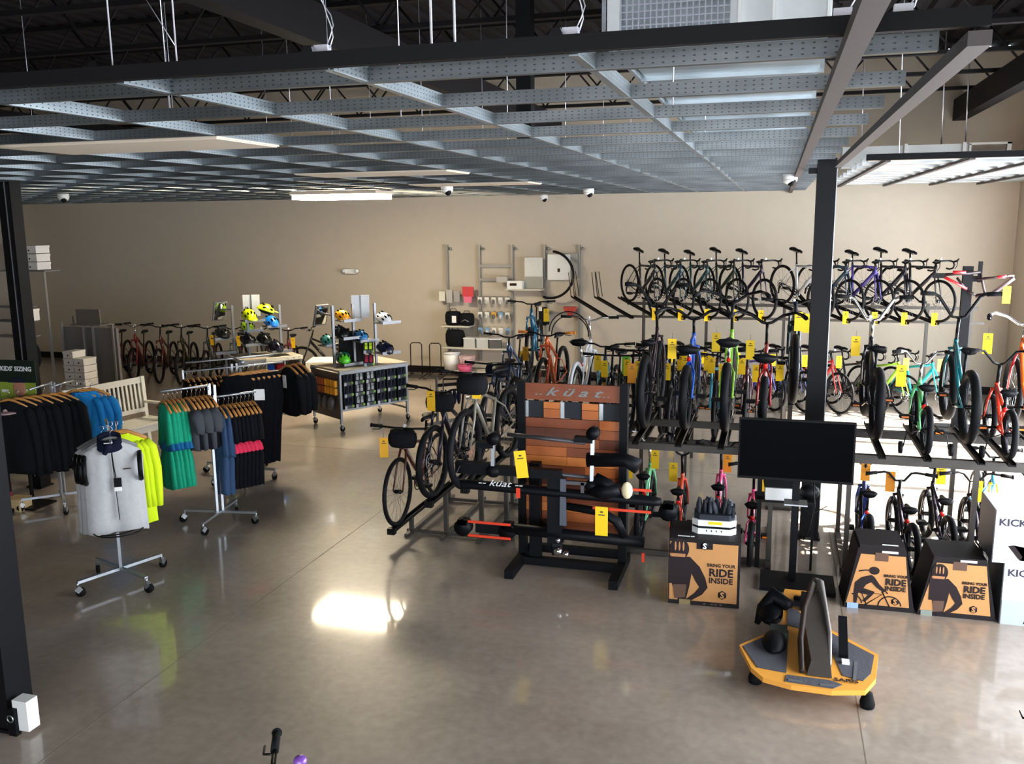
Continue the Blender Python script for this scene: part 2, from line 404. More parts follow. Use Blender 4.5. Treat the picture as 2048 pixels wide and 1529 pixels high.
# second duct far right with end opening
t = thing('air_duct', 'long white air duct high on the back wall at right', 'duct', (2.25, 16.0, 3.96))
MB().box((-0.25, 0.3, 0.16), (2.1, 0.6, 0.32)).build('duct_body', m_dw, t)
MB().box((0.5, -0.02, 0.16), (0.05, 0.05, 0.36)).box((-0.35, -0.02, 0.16), (0.05, 0.05, 0.36)).build('flange', m_white, t)
MB().box((0.85, 0.0, 0.16), (0.5, 0.05, 0.30)).build('opening', M('brown_opening', (110, 100, 90), 0.8), t)
MB().box((0.86, -0.03, 0.31), (0.6, 0.06, 0.03)).box((0.86, -0.03, 0.01), (0.6, 0.06, 0.03)).box((0.58, -0.03, 0.16), (0.03, 0.06, 0.3)).box((1.13, -0.03, 0.16), (0.06, 0.06, 0.34)).build('opening_frame', m_white, t)
for xx in (-1.0, 0.2, 0.55): MB().tube([(xx, 0.2, 0.3), (xx-0.05, 0.2, 2.3)], 0.012, 5).build('hanger_rod', m_wire, t)
# second, smaller grid panel at right
g2 = thing('ceiling_grid', 'smaller steel ceiling grid panel in a window-lit tone at the right, past the black column', 'ceiling grid', (0, 0, 0))
m_gw = galv('window_lit_galvanised', (225, 228, 228), False, 0)  # same steel, window light put into a brighter colour
for i in range(10):
    yy = 10.0+0.78*i; mb = MB(); channel((0.85, yy, 3.72), (RX-0.03, yy, 3.72), mb, 0.06, 0.25); mb.build('cross_stud', m_gw, g2)
for xx in (1.0, 1.75, 2.5, 3.25): MB().bar((xx, 9.7, 3.70), (xx, 17.4, 3.70), 0.05, 0.03).build('runner', mbrn, g2)
MB().bar((0.8, 9.7, 3.73), (RX-0.02, 9.7, 3.73), 0.04, 0.06).build('fascia', mfas, g2)
for xx in (1.1, 2.4, 3.5): MB().tube([(xx-0.06, 9.75, DECK), (xx, 9.75, 3.75)], 0.005, 5).build('hanger_wire', m_wire, g2)

# ---------------- columns
m_col = M('black_satin_steel', (17, 17, 20), 0.5, 0.0, 0.12, 8)
def column(x, y, wx, wy, h, label):
    t = thing('steel_column', label, 'column', (x, y, 0))
    MB().box((0, 0, h/2), (wx, wy, h)).build('shaft', m_col, t)
    MB().box((0, 0, 0.01), (wx+0.04, wy+0.04, 0.02)).build('base_plate', m_col, t)
    return t
t = column(0.41, 9.1, 0.17, 0.17, GZ+0.05, 'black square steel column behind the television')
MB().box((0.09, 0.0, 1.85), (0.012, 0.05, 3.5)).build('bright_strip', m_steel, t)  # silver strip stands in for window light on the column's right edge
MB().box((-0.1, 0, GZ-0.06), (0.12, 0.14, 0.05)).build('bracket', m_col, t)
t = column(-8.58, 8.6, 0.18, 0.16, GZ+0.3, 'black square steel column rising beside the kids sizing poster')
MB().box((0.02, -0.085, 1.9), (0.008, 0.01, 3.5)).build('bright_strip', m_steel, t)
t = column(-4.71, 4.2, 0.36, 0.2, 3.9, 'nearest black steel column cut off by the left photo edge')
t = column(-1.18, 3.9, 0.10, 0.1, 6.2, 'slim dark post rising above the grid behind two bright rods')
t.location = (-1.98, 7.2, 0); 
for ch in t.children: pass
t.children[0].data.transform(Matrix.Translation((0, 0, 0)))
bpy.data.objects.remove(t.children[1]); bpy.data.objects.remove(t.children[0])
MB().box((0, 0, 5.05), (0.12, 0.12, 2.5)).build('shaft', m_col, t)
# device on the near column
t = thing('alarm_keypad', 'white and black wall device fixed to the nearest black column', 'keypad', (-4.48, 4.14, 0.0))
MB().box((0.05, 0.0, 0.13), (0.11, 0.09, 0.2)).build('cover', m_white, t)
MB().box((-0.0, -0.05, 0.07), (0.06, 0.04, 0.22)).build('housing', m_blackp, t)
MB().ring((0.0, -0.075, 0.12), 0.022, 0.005, 'Y', 14, 5).build('lock_ring', m_steel, t)
# emergency light on back wall
t = thing('emergency_light', 'small white emergency light fixture high on the back wall', 'emergency light', (-8.71, BW-0.05, 2.08))
MB().box((0, 0, 0.05), (0.24, 0.07, 0.10)).build('housing', m_white, t)
for s_ in (-1, 1): MB().disc((s_*0.15, -0.03, 0.06), 0.045, 0.06, 'Y', 12).build('lamp_head', m_white, t)
# ================================================================ bicycles
m_tire = M('tyre_rubber', (17, 17, 20), 0.6, 0, 0.15, 50)
m_rim = M('black_rim', (26, 26, 30), 0.35, 0.3)
m_rimsil = M('silver_rim', (190, 192, 198), 0.25, 0.9)
m_spk = M('spoke_steel', (120, 122, 128), 0.35, 0.8)
m_grip = M('black_grip', (24, 24, 26), 0.8)
m_saddle = M('black_vinyl_saddle', (18, 18, 21), 0.5)
m_drive = M('black_drivetrain', (20, 20, 23), 0.35, 0.6)
m_gum = M('amber_grip', (225, 130, 30), 0.6)
PAINT = {}
def paint(rgb): 
    k = tuple(rgb)
    if k not in PAINT: PAINT[k] = M('frame_paint_%d_%d_%d' % k, rgb, 0.28, 0.0, 0.03, 10, coat=0.6)
    return PAINT[k]
WH = {}
def wheel_meshes(wr, tr, rm, ns, disc):
    k = (wr, tr, rm.name, ns, disc)
    if k in WH: return WH[k]
    rr_ = wr-tr*1.6
    rim = MB().ring((0, 0, 0), rr_, 0.012, 'Y', 28, 5)
    tire = MB().ring((0, 0, 0), wr-tr, tr, 'Y', 30, 7)
    sp = MB()
    for i in range(ns):
        a = 2*pi*i/ns; s_ = 1 if i % 2 else -1
        a2 = a + (0.35 if (i//2) % 2 else -0.35)
        sp.tube([(cos(a2)*0.022, s_*0.028, sin(a2)*0.022), (cos(a)*rr_, 0, sin(a)*rr_)], 0.0016, 3)
    hub = MB().tube([(0, -0.05, 0), (0, -0.03, 0), (0, 0.03, 0), (0, 0.05, 0)], [0.008, 0.022, 0.022, 0.008], 8)
    dsc = None
    if disc: dsc = MB().ring((0, -0.04, 0), 0.075, 0.006, 'Y', 18, 4).ring((0, -0.04, 0), 0.035, 0.004, 'Y', 10, 4).mesh('disc_rotor', m_steel)
    WH[k] = (rim.mesh('rim', rm), tire.mesh('tire', m_tire), sp.mesh('spokes', m_spk), hub.mesh('hub', m_drive), dsc)
    return WH[k]
def add_wheel(root, name, x, wr, tr, rm, ns, disc):
    a = wheel_meshes(wr, tr, rm, ns, disc)
    o = put(name, a[0], root, loc=(x, 0, wr)); o.rotation_euler = (0, random.uniform(0, 6), 0)
    put('tire', a[1], o); put('spokes', a[2], o); put('hub', a[3], o)
    if a[4]: put('disc_rotor', a[4], o)
    return o
TAGS = {}
def tag_mesh(col=(250, 205, 10)):
    if col not in TAGS:
        TAGS[col] = MB().box((0, 0, -0.11), (0.002, 0.085, 0.20)).mesh('price_tag', M('tag_card_%d_%d_%d' % col, col, 0.6, 0, 0.02))
        TAGS['p'] = MB().box((0.0015, 0, -0.045), (0.001, 0.02, 0.012)).box((0.0015, 0, -0.066), (0.001, 0.045, 0.008)).box((-0.0015, 0, -0.045), (0.001, 0.02, 0.012)).box((-0.0015, 0, -0.066), (0.001, 0.045, 0.008)).mesh('tag_print', M('grey_print', (90, 80, 50), 0.7))
        TAGS['s'] = MB().tube([(0, 0, -0.01), (0, 0, 0.05)], 0.0015, 3).mesh('tag_string', m_black)
    return TAGS[col]
def hang_tag(root, p, heading=0.0, col=(250, 205, 10), s=1.0, roll=0.0):
    """paper price tag; heading: world direction its face looks to"""
    me = tag_mesh(col)
    o = put('price_tag', me, root, loc=p, rot=(roll, 0, heading)); o.scale = (1, s, s)
    put('tag_print', TAGS['p'], o); put('tag_string', TAGS['s'], o)
    return o

def bicycle(label, kind, rgb, loc, heading, pitch=0.0, roll=0.0, wr=0.34, tr=0.02, wb=1.02, bar='flat', saddle=0.93, rim=None, fork_rgb=None,
            grip=None, barmat=None, group=None, tagp=None, tagcol=(250, 205, 10), tag_s=1.0, train=False, fender=None, basket=False, susp=False,
            steer=0.0, bags=None, guard=False, ns=20, bar_h=None, pedal_ref=False, wide=1.0, tagroll=0.0, tagface=None, light=False, saddle_w=1.0, taxis='bike'):
    """built along +X (forward), wheels on z=0, origin between the wheels"""
    P = paint(rgb); FP = paint(fork_rgb) if fork_rgb else P; rim = rim or m_rim
    root = thing('bicycle', label, 'bicycle', loc, rot=(roll, pitch, heading), group=group)
    rx_, fx = -wb/2, wb/2
    disc = kind in ('mtb', 'road')
    add_wheel(root, 'rear_wheel', rx_, wr, tr, rim, ns, disc); fw = add_wheel(root, 'front_wheel', fx, wr, tr, rim, ns, disc)
    kid = kind == 'kid'
    k = wb/1.02
    bb = Vector((rx_+0.43*k, 0, (0.27 if not kid else wr*0.95)))
    u = Vector((-0.31, 0, 0.951))
    fl = wr+ (0.12 if susp else 0.05)+tr
    crown = Vector((fx-0.045, 0, wr)) + u*fl
    ht = 0.13 if kind in ('road', 'mtb') else (0.16 if kind == 'cruiser' else 0.10*k)
    top = crown+u*ht
    su = Vector((-0.28, 0, 0.96))
    sh = {'road': 0.50, 'mtb': 0.40, 'city': 0.46, 'cruiser': 0.40, 'bmx': 0.24, 'kid': 0.20*k+0.06}[kind]
    st = bb+su*sh
    if not kid: st.z = min(st.z, saddle-0.10)
    t_ = {'road': 0.020, 'mtb': 0.021, 'city': 0.018, 'cruiser': 0.018, 'bmx': 0.017, 'kid': 0.017}[kind]
    f = MB(); f.tube([crown-u*0.005, top], t_*1.15, 8)
    f.tube([bb-su*0.0, st], t_*0.95, 8)
    dt1 = crown+u*ht*0.3
    if kind == 'cruiser':
        mid = (bb+dt1)/2+Vector((0.02, 0, -0.06)); f.tube([bb, mid, dt1], t_*1.2, 8)
        m2 = (st+top)/2+Vector((0, 0, 0.05)); f.tube([st-su*0.05, m2, top-u*0.02], t_, 8)
        f.tube([st-su*0.14, m2-Vector((0, 0, 0.10)), dt1+u*0.02], t_*0.8, 6)
    else:
        f.tube([bb, dt1], t_*(1.45 if kind in ('road', 'mtb') else 1.15), 8); f.tube([st-su*0.03, top-u*0.03], t_, 8)
    ra = Vector((rx_, 0, wr)); sw = 0.06 if not kid else 0.05
    for s_ in (-1, 1):
        o_ = Vector((0, s_*sw, 0)); f.tube([bb+Vector((-0.03, s_*0.02, 0)), bb+(ra-bb)*0.35+Vector((0, s_*(tr+0.022), 0)), ra+o_], 0.010, 6)
        f.tube([st-su*0.04+Vector((0, s_*0.012, 0)), st+(ra-st)*0.35+Vector((0, s_*(tr+0.02), 0)), ra+o_], 0.008 if kind != 'cruiser' else 0.011, 6)
    f.disc(bb, 0.022, 0.075, 'Y', 10)
    f.build('frame', P, root)
    # fork
    fk = MB(); fa = Vector((fx, 0, wr)); r_f = 0.018 if susp else 0.011; fo = tr+0.02
    for s_ in (-1, 1):
        if susp: fk.tube([fa+Vector((0, s_*0.058, 0)), crown+Vector((0.035, s_*0.058, 0))-u*0.16], 0.020, 7); fk.tube([crown+Vector((0.035, s_*0.058, 0))-u*0.16, crown+Vector((0.035, s_*0.058, 0))], 0.014, 7)
        else: fk.tube([fa+Vector((0, s_*0.052, 0)), fa+u*fl*0.6+Vector((-0.02, s_*fo*1.05, 0)), crown+Vector((0, s_*fo*0.7, 0))], [0.008, r_f, r_f*1.2], 7)
    fk.bar(crown+Vector((0.03 if susp else 0, -0.07, 0)), crown+Vector((0.03 if susp else 0, 0.07, 0)), 0.04, 0.03) if susp else fk.tube([crown+Vector((0, -fo, 0)), crown+Vector((0, 0, 0.008)), crown+Vector((0, fo, 0))], r_f*1.3, 7)
    fko = fk.build('fork', FP, root)
    # post and saddle
    sp_top = Vector((st.x+su.x*(saddle-0.05-st.z), 0, saddle-0.05))
    MB().tube([st-su*0.02, sp_top], 0.013, 7).disc(st, 0.019, 0.025, 'Z', 8).build('seatpost', m_drive if kind != 'cruiser' else m_chrome, root)
    sl = (0.27 if kind in ('road', 'mtb') else 0.25)*(0.75 if kid else 1); swd = {'road': 0.14, 'mtb': 0.145, 'city': 0.18, 'cruiser': 0.25, 'bmx': 0.16, 'kid': 0.15}[kind]*saddle_w
    sec = [(-0.50, 0.80, -0.01), (-0.42, 1.0, 0.006), (-0.22, 0.86, 0.0), (0.0, 0.42, -0.004), (0.3, 0.26, 0.0), (0.5, 0.18, -0.012)]
    sm = MB(); vs = []; fs = []
    for (tx, wf_, dz) in sec:
        for a in range(8):
            an = 2*pi*a/8; vs.append((sp_top.x+tx*sl, cos(an)*swd/2*wf_, sp_top.z+0.035+dz+sin(an)*(0.022 if kind != 'cruiser' else 0.032)*(1 if sin(an) > 0 else 1.3*(0.6+wf_*0.5))))
    for i in range(len(sec)-1):
        for a in range(8): fs.append((i*8+a, i*8+(a+1) % 8, (i+1)*8+(a+1) % 8, (i+1)*8+a))
    fs += [tuple(range(7, -1, -1)), tuple(40+a for a in range(8))]
    sm.add(vs, fs, True).tube([(sp_top.x-0.09, 0.02, sp_top.z), (sp_top.x+0.09, 0.02, sp_top.z)], 0.004, 4).tube([(sp_top.x-0.09, -0.02, sp_top.z), (sp_top.x+0.09, -0.02, sp_top.z)], 0.004, 4)
    sm.build('saddle', m_saddle, root)
    # handlebar
    hz_ = top+u*0.03
    if bar_h: hz_ = Vector((top.x+u.x*(bar_h-top.z)*0.9, 0, bar_h))
    bm = barmat or (m_drive if bar in ('flat', 'drop', 'riser') else m_drive)
    R3 = Matrix.Rotation(steer, 4, 'Z'); TS = Matrix.Translation(hz_) @ R3
    hb = MB(); hb.tube([top-u*0.01, hz_+Vector((0, 0, 0.005))], 0.015, 8)
    gpts = []
    if bar == 'drop':
        c = Vector((0.09, 0, 0.0)); hb.tube([(0, 0, 0), c], 0.015, 7, T=TS)
        for s_ in (-1, 1):
            hb.tube([c, c+Vector((0, s_*0.16, 0)), c+Vector((0.02, s_*0.205, 0)), c+Vector((0.07, s_*0.21, -0.005)), c+Vector((0.10, s_*0.212, -0.045)), c+Vector((0.085, s_*0.215, -0.10)), c+Vector((0.03, s_*0.22, -0.13)), c+Vector((-0.03, s_*0.222, -0.13))], 0.0135, 7, T=TS)
            hb.tube([c+Vector((0.08, s_*0.21, 0.0)), c+Vector((0.13, s_*0.208, 0.02)), c+Vector((0.155, s_*0.206, 0.06))], [0.015, 0.018, 0.012], 7, T=TS)
            hb.tube([c+Vector((0.14, s_*0.206, 0.01)), c+Vector((0.15, s_*0.206, -0.05)), c+Vector((0.125, s_*0.207, -0.10))], 0.006, 5, T=TS)
    else:
        W = {'flat': 0.36, 'riser': 0.37, 'cruiser': 0.34, 'bmx': 0.35, 'kid': 0.24, 'kidhigh': 0.25}[bar]*wide
        if bar == 'flat': half = [(0.05, 0, 0), (0.05, 0.10, 0.0), (0.03, W, 0.01)]; ga = 0.66
        elif bar == 'riser': half = [(0.05, 0, 0), (0.05, 0.06, 0.0), (0.06, 0.14, 0.035), (0.02, W, 0.045)]; ga = 0.64
        elif bar == 'cruiser': half = [(0.03, 0, 0), (0.05, 0.05, 0.01), (0.06, 0.15, 0.08), (0.02, 0.27, 0.115), (-0.08, 0.33, 0.10), (-0.22, W+0.02, 0.085)]; ga = 0.35
        elif bar == 'bmx': half = [(0.03, 0, 0), (0.03, 0.06, 0.01), (0.05, 0.18, 0.20), (0.04, 0.22, 0.225), (0.0, W, 0.235)]; ga = 0.55
        elif bar == 'kid': half = [(0.02, 0, 0), (0.02, 0.04, 0.0), (0.03, 0.10, 0.07), (0.02, 0.14, 0.08), (-0.03, W, 0.07)]; ga = 0.6
        else: half = [(0.02, 0, 0), (0.02, 0.05, 0.02), (0.03, 0.13, 0.12), (0.0, 0.18, 0.13), (-0.05, W, 0.12)]; ga = 0.6
        for s_ in (-1, 1):
            pts = [Vector((a, b*s_, c_)) for a, b, c_ in half]; hb.tube(pts, 0.0115 if kid or bar in ('flat', 'riser') else 0.0155, 7, T=TS)
            d = (pts[-1]-pts[-2]); g0 = pts[-1]-d.normalized()*min(0.125*(0.8 if kid else 1), d.length*0.9); gpts.append((g0, pts[-1], s_))
    hbo = hb.build('handlebar', bm, root)
    for g0, g1, s_ in gpts:
        MB().tube([g0, g1], 0.0175 if kid or bar in ('flat', 'riser') else 0.0215, 9, T=TS).disc(g1, 0.022, 0.008, 'Y', 9, T=TS).build('grip', grip or m_grip, hbo)
        if kind in ('mtb', 'city'):
            MB().tube([TS @ (g0+Vector((0.01, -s_*0.02, 0))), TS @ (g0+Vector((0.045, s_*0.02, -0.02))), TS @ (g0+Vector((0.04, s_*0.09, -0.025)))], 0.005, 5).build('brake_lever', m_drive, hbo)
    if kind == 'road' or light:
        MB().blob(TS @ Vector((0.07, 0.02, 0.03)), (0.02, 0.02, 0.02), 8, 6).build('reflector', m_white, hbo)
    # cranks
    cr_ = MB(); R_ = 0.09 if not kid else 0.06; cl = 0.165 if not kid else 0.10
    cr_.ring(bb+Vector((0, -0.045, 0)), R_, 0.006, 'Y', 20, 4).disc(bb, 0.014, 0.12, 'Y', 8).ring(bb+Vector((0, -0.045, 0)), R_*0.6, 0.008, 'Y', 10, 4)
    ca = random.uniform(-0.5, 0.5)
    ends = []
    for s_ in (-1, 1):
        e = bb+Vector((cos(ca)*cl*s_, s_*0.075, sin(ca)*cl*s_)); cr_.bar(bb+Vector((0, s_*0.06, 0)), e, 0.012, 0.022); ends.append((e, s_))
    cro = cr_.build('crankset', m_drive, root)
    for e, s_ in ends:
        MB().box(e+Vector((0, s_*0.055, 0.012)), (0.085, 0.085, 0.006)).box(e+Vector((0, s_*0.055, -0.012)), (0.085, 0.085, 0.006)).box(e+Vector((0.04, s_*0.055, 0)), (0.006, 0.085, 0.03)).box(e+Vector((-0.04, s_*0.055, 0)), (0.006, 0.085, 0.03)).box(e+Vector((0, s_*0.055, 0)), (0.02, 0.09, 0.02)).build('pedal', m_blackp, cro)
        if pedal_ref:
            MB().box(e+Vector((-0.045, s_*0.055, 0)), (0.006, 0.06, 0.016)).box(e+Vector((0.045, s_*0.055, 0)), (0.006, 0.06, 0.016)).build('pedal_reflector', m_orange_r, cro)
    ch = MB(); ch.tube([bb+Vector((0, -0.045, R_)), ra+Vector((0, -0.045, 0.035))], 0.004, 4).tube([bb+Vector((0, -0.045, -R_)), ra+Vector((0, -0.045, -0.04))], 0.004, 4)
    ch.build('chain', m_drive, root)
    if guard: MB().bar(bb+Vector((0.06, -0.06, 0.02)), ra+Vector((0.02, -0.06, 0.02)), 0.008, 0.10).disc(bb+Vector((0.02, -0.06, 0)), 0.09, 0.008, 'Y', 16).build('chain_guard', m_blackp, root)
    if kind in ('mtb', 'road', 'city'):
        MB().tube([ra+Vector((0, -0.045, 0)), ra+Vector((0, -0.03, 0))], [0.045, 0.03], 12).box(ra+Vector((0.01, -0.06, -0.09)), (0.03, 0.015, 0.12)).build('rear_gears', m_drive, root)
    if kind in ('cruiser', 'kid', 'bmx') or light:
        MB().disc(st+Vector((-0.03, 0, -0.02 if kid else 0.0)), 0.022, 0.012, 'X', 10).build('reflector', m_red_r, root)
    if fender:
        fm = paint(fender)
        MB().ring((rx_, 0, wr), wr+0.025, 0.028, 'Y', 14, 6, 0.6, 3.1).build('fender', fm, root); MB().ring((fx, 0, wr), wr+0.025, 0.028, 'Y', 12, 6, 0.9, 2.5).build('fender', fm, root)
    if train:
        for s_ in (-1, 1):
            w_ = MB().tube([ra+Vector((0, s_*0.06, 0)), ra+Vector((0, s_*0.16, -0.04)), (rx_, s_*0.18, 0.06)], 0.006, 5)
            a_ = w_.build('stabiliser_arm', m_drive, root)
            MB().disc((rx_, s_*0.20, 0.055), 0.055, 0.028, 'Y', 14).build('stabiliser_wheel', m_tire, a_)
    if basket:
        bk = MB(); bc = hz_+Vector((0.20, 0, -0.02))
        for zz in (-0.1, 0.0, 0.1):
            s1 = 0.10+zz*0.15; s2 = 0.15+zz*0.15
            bk.tube([bc+Vector((-s1, -s2, zz)), bc+Vector((s1, -s2, zz)), bc+Vector((s1, s2, zz)), bc+Vector((-s1, s2, zz))], 0.004, 4, True)
        for i in range(9):
            y_ = -0.14+0.035*i; bk.tube([bc+Vector((0.085, y_*0.9, -0.1)), bc+Vector((0.115, y_*1.15, 0.1))], 0.002, 3).tube([bc+Vector((-0.085, y_*0.9, -0.1)), bc+Vector((-0.115, y_*1.15, 0.1))], 0.002, 3)
        bk.box(bc+Vector((0, 0, -0.1)), (0.18, 0.27, 0.01)).build('basket', m_black, root)
    if bags:
        col, dx = bags
        MB().blob(hz_+Vector((dx+0.03, 0, -0.10)), (0.09, 0.15, 0.10), 14, 8, fn=lambda p: (p.x, max(-0.9, min(0.9, p.y*1.2)), max(-0.85, min(0.85, p.z*1.2)))).build('bag', M('bag_fabric_%d' % col[2], col, 0.9), root)
    if tagp:
        for q in (tagp if isinstance(tagp, list) else [tagp]):
            face = (tagface if tagface is not None else -pi/2)
            o_ = hang_tag(root, q, 0, tagcol, tag_s, tagroll)
            Rr_ = root.rotation_euler.to_matrix()
            o_.rotation_euler = (Rr_.inverted() @ Matrix.Rotation(face, 3, 'Z') @ Matrix.Rotation(tagroll, 3, 'X')).to_euler()
    return root
# ================================================================ bike racks and bikes
def posts_rack(label, loc, rz, W, y_front, y_back, z, posts, trays, zb=None, tray_len=1.35, tilt=0.0, base=True, t_w=0.055, tray_y=None, rail=0.04):
    t = thing('bike_rack', label, 'bike rack', loc, rz)
    zb = z if zb is None else zb
    for yy, zz in ((y_front, z), (y_back, zb)):
        MB().bar((-W/2, yy, zz-0.05), (W/2, yy, zz-0.05), rail, rail*1.3).build('rail', m_rackm, t)
        for px_ in posts: MB().bar((px_, yy, 0.0), (px_, yy, zz-0.05), 0.04, 0.04, (1, 0, 0)).build('post', m_rackm, t)
    for px_ in posts:
        if base: MB().bar((px_, y_front-0.1, 0.025), (px_, y_back+0.1, 0.025), 0.05, 0.05).build('foot', m_rackm, t)
    if base: MB().bar((-W/2, y_front, 0.03), (W/2, y_front, 0.03), 0.045, 0.045).build('rail', m_rackm, t)
    for tx in trays:
        y0, y1 = (y_front-0.15, y_front-0.15+tray_len) if tray_y is None else tray_y
        za, zc = z-0.005, (zb if abs(y1-y0) < 0.01 else z-0.005+(zb-z)*(y1-y0)/(y_back-y_front))
        m_ = MB().bar((tx, y0, za-0.0), (tx, y1, zc), t_w, 0.012)
        for s_ in (-1, 1): m_.bar((tx+s_*t_w/2, y0, za+0.012), (tx+s_*t_w/2, y1, zc+0.012), 0.006, 0.03)
        m_.build('tray', m_black, t)
    return t

# two-tier display rack behind the boxes, left and right sections
UZ = 1.12
posts_rack('dark two-tier bike rack left of the television, holding four cruisers', (-0.63, 8.2, 0), 0, 1.36, 0.0, 1.0, UZ, (-0.66, 0.66), (-0.56, -0.17, 0.21, 0.56), tray_len=1.4, rail=0.05)
posts_rack('dark two-tier bike rack right of the black column', (2.25, 8.2, 0), 0, 3.2, 0.0, 1.0, UZ, (-1.56, -0.55, 0.55, 1.5), (-1.32, -0.96, -0.55, -0.32, 0.03, 0.7), tray_len=1.4, rail=0.06)
GB = 'kids bikes on the lower tier'; GU = 'bikes on the upper tier of the front rack'
H = pi/2
def up(x, yr, wb): return (x, yr+wb/2, UZ+0.01)
def lo(x, yr, wb): return (x, yr+wb/2, 0.0)
bicycle('dark maroon bike with high black swept handlebar, leftmost on the upper front tier', 'bmx', (48, 28, 40), up(-1.19, 8.65, 1.08), H, wr=0.365, tr=0.042, wb=1.08, bar='bmx', bar_h=1.12, wide=0.95, saddle=0.84, group=None, tagp=(-0.35, 0.16, 0.62), tagcol=(200, 130, 20))
bicycle('bright blue cruiser bike with wide black saddle', 'cruiser', (22, 92, 205), up(-0.80, 8.68, 0.98), H, wr=0.32, tr=0.040, wb=0.98, bar='cruiser', bar_h=1.0, saddle=0.78, tagp=(-0.2, 0.17, 0.86), barmat=m_drive)
bicycle('lime green cruiser bike with black saddle and upswept black handlebar', 'cruiser', (138, 205, 38), up(-0.42, 8.68, 1.05), H, wr=0.34, tr=0.040, wb=1.05, bar='cruiser', bar_h=1.18, saddle=0.86, tagp=(0.35, 0.16, 0.86), barmat=m_drive)
bicycle('glossy red cruiser bike just above left corner of the television', 'cruiser', (150, 14, 24), up(-0.07, 8.68, 0.92), H, wr=0.28, tr=0.036, wb=0.92, bar='cruiser', bar_h=0.98, saddle=0.72, tagp=(0.35, 0.16, 0.80), barmat=m_drive)
bicycle('black bike with tall chrome handlebar directly right of the column', 'bmx', (28, 30, 38), up(0.93, 8.68, 1.05), H, wr=0.34, tr=0.042, wb=1.05, bar='bmx', bar_h=1.02, saddle=0.84, barmat=m_chrome, rim=m_rimsil, tagp=(0.35, 0.14, 0.86), pedal_ref=True, light=True)
bicycle('teal bike with tall black handlebar on the upper right tier', 'bmx', (10, 110, 120), up(1.70, 8.70, 1.05), H, wr=0.34, tr=0.042, wb=1.05, bar='bmx', bar_h=1.06, saddle=0.84, rim=m_rimsil, pedal_ref=True)
bicycle('mint green child bike with stabiliser wheels on upper right tier', 'kid', (112, 205, 128), up(1.29, 8.22, 0.72), H, wr=0.215, tr=0.027, wb=0.72, bar='kidhigh', bar_h=0.70, saddle=0.58, train=True, pedal_ref=True, barmat=m_chrome, tagp=(0.2, 0.16, 0.7))
bicycle('red orange child bike with stabiliser wheels on upper right tier', 'kid', (232, 62, 36), up(1.93, 8.22, 0.74), H, wr=0.215, tr=0.027, wb=0.74, bar='kidhigh', bar_h=0.72, saddle=0.56, train=True, pedal_ref=True, fork_rgb=(232, 62, 36))
bicycle('bright orange bike with chrome bar cut off by the right photo edge', 'cruiser', (240, 110, 30), up(2.28, 8.75, 1.0), H, wr=0.33, tr=0.030, wb=1.0, bar='cruiser', bar_h=1.0, saddle=0.85, barmat=m_chrome, tagp=(0.3, 0.3, 0.92), fork_rgb=(210, 30, 40))
# lower tier
bicycle('mint green small bike with chrome bar below the maroon bike', 'kid', (120, 205, 150), lo(-1.19, 8.45, 0.86), H, wr=0.255, tr=0.028, wb=0.86, bar='kidhigh', bar_h=0.86, saddle=0.66, barmat=m_chrome, tagp=[(0.25, -0.05, 0.80), (0.1, 0.2, 0.72)])
bicycle('red orange small bike just behind the shoe-filled tray', 'kid', (236, 70, 34), lo(-0.84, 8.35, 0.80), H, wr=0.235, tr=0.027, wb=0.80, bar='kidhigh', bar_h=0.80, saddle=0.56, tagp=(0.3, 0.1, 0.70))
bicycle('bright pink small bike on the lower tier, farther from the television', 'kid', (235, 80, 150), lo(-0.47, 8.60, 0.80), H, wr=0.235, tr=0.027, wb=0.80, bar='kidhigh', bar_h=0.78, saddle=0.56, tagp=(0.25, -0.06, 0.78), tagcol=(240, 150, 20))
bicycle('pink small bike half hidden below left corner of the television', 'kid', (240, 70, 140), lo(-0.13, 8.15, 0.76), H, wr=0.215, tr=0.027, wb=0.76, bar='kid', bar_h=0.74, saddle=0.55, pedal_ref=True, tagp=(0.25, -0.10, 0.72), rim=paint((236, 90, 130)))
bicycle('navy small bike with turquoise pedals beside right edge of television', 'kid', (30, 60, 140), lo(0.90, 8.40, 0.84), H, wr=0.25, tr=0.034, wb=0.84, bar='kid', bar_h=0.80, saddle=0.66, tagp=(0.2, 0.0, 0.85), tagcol=(235, 150, 30))
bicycle('black small bike with curved bar, nearest behind left cardboard trapezoid box', 'kid', (20, 17, 26), lo(1.22, 8.30, 0.80), 1.66, wr=0.24, tr=0.030, wb=0.80, bar='kid', bar_h=0.69, saddle=0.56, wide=1.3, tagp=(0.25, 0.08, 0.78), tagcol=(225, 140, 20))
bicycle('black small bike with curved bar, farther back between two box tops', 'kid', (24, 20, 32), lo(1.56, 8.60, 0.80), 1.66, wr=0.24, tr=0.030, wb=0.80, bar='kid', bar_h=0.76, saddle=0.58, wide=1.3)
bicycle('black small bike with curved bar, just left of white box stack', 'kid', (24, 20, 32), lo(1.88, 8.45, 0.80), 1.62, wr=0.24, tr=0.030, wb=0.80, bar='kid', bar_h=0.69, saddle=0.56, wide=1.3, tagp=[(0.2, 0.3, 0.86), (0.1, 0.0, 0.74)])
bicycle('pale blue and yellow small bike behind the white box stack', 'kid', (60, 160, 215), lo(2.05, 9.0, 0.84), -H, wr=0.30, tr=0.022, wb=0.84, bar='kid', bar_h=0.9, saddle=0.7, rim=m_rimsil, fork_rgb=(245, 220, 60))
bicycle('small bike with red reflector at right photo edge above white boxes', 'kid', (40, 150, 200), lo(2.32, 8.40, 0.80), H, wr=0.22, tr=0.026, wb=0.80, bar='kid', bar_h=0.78, saddle=0.60)

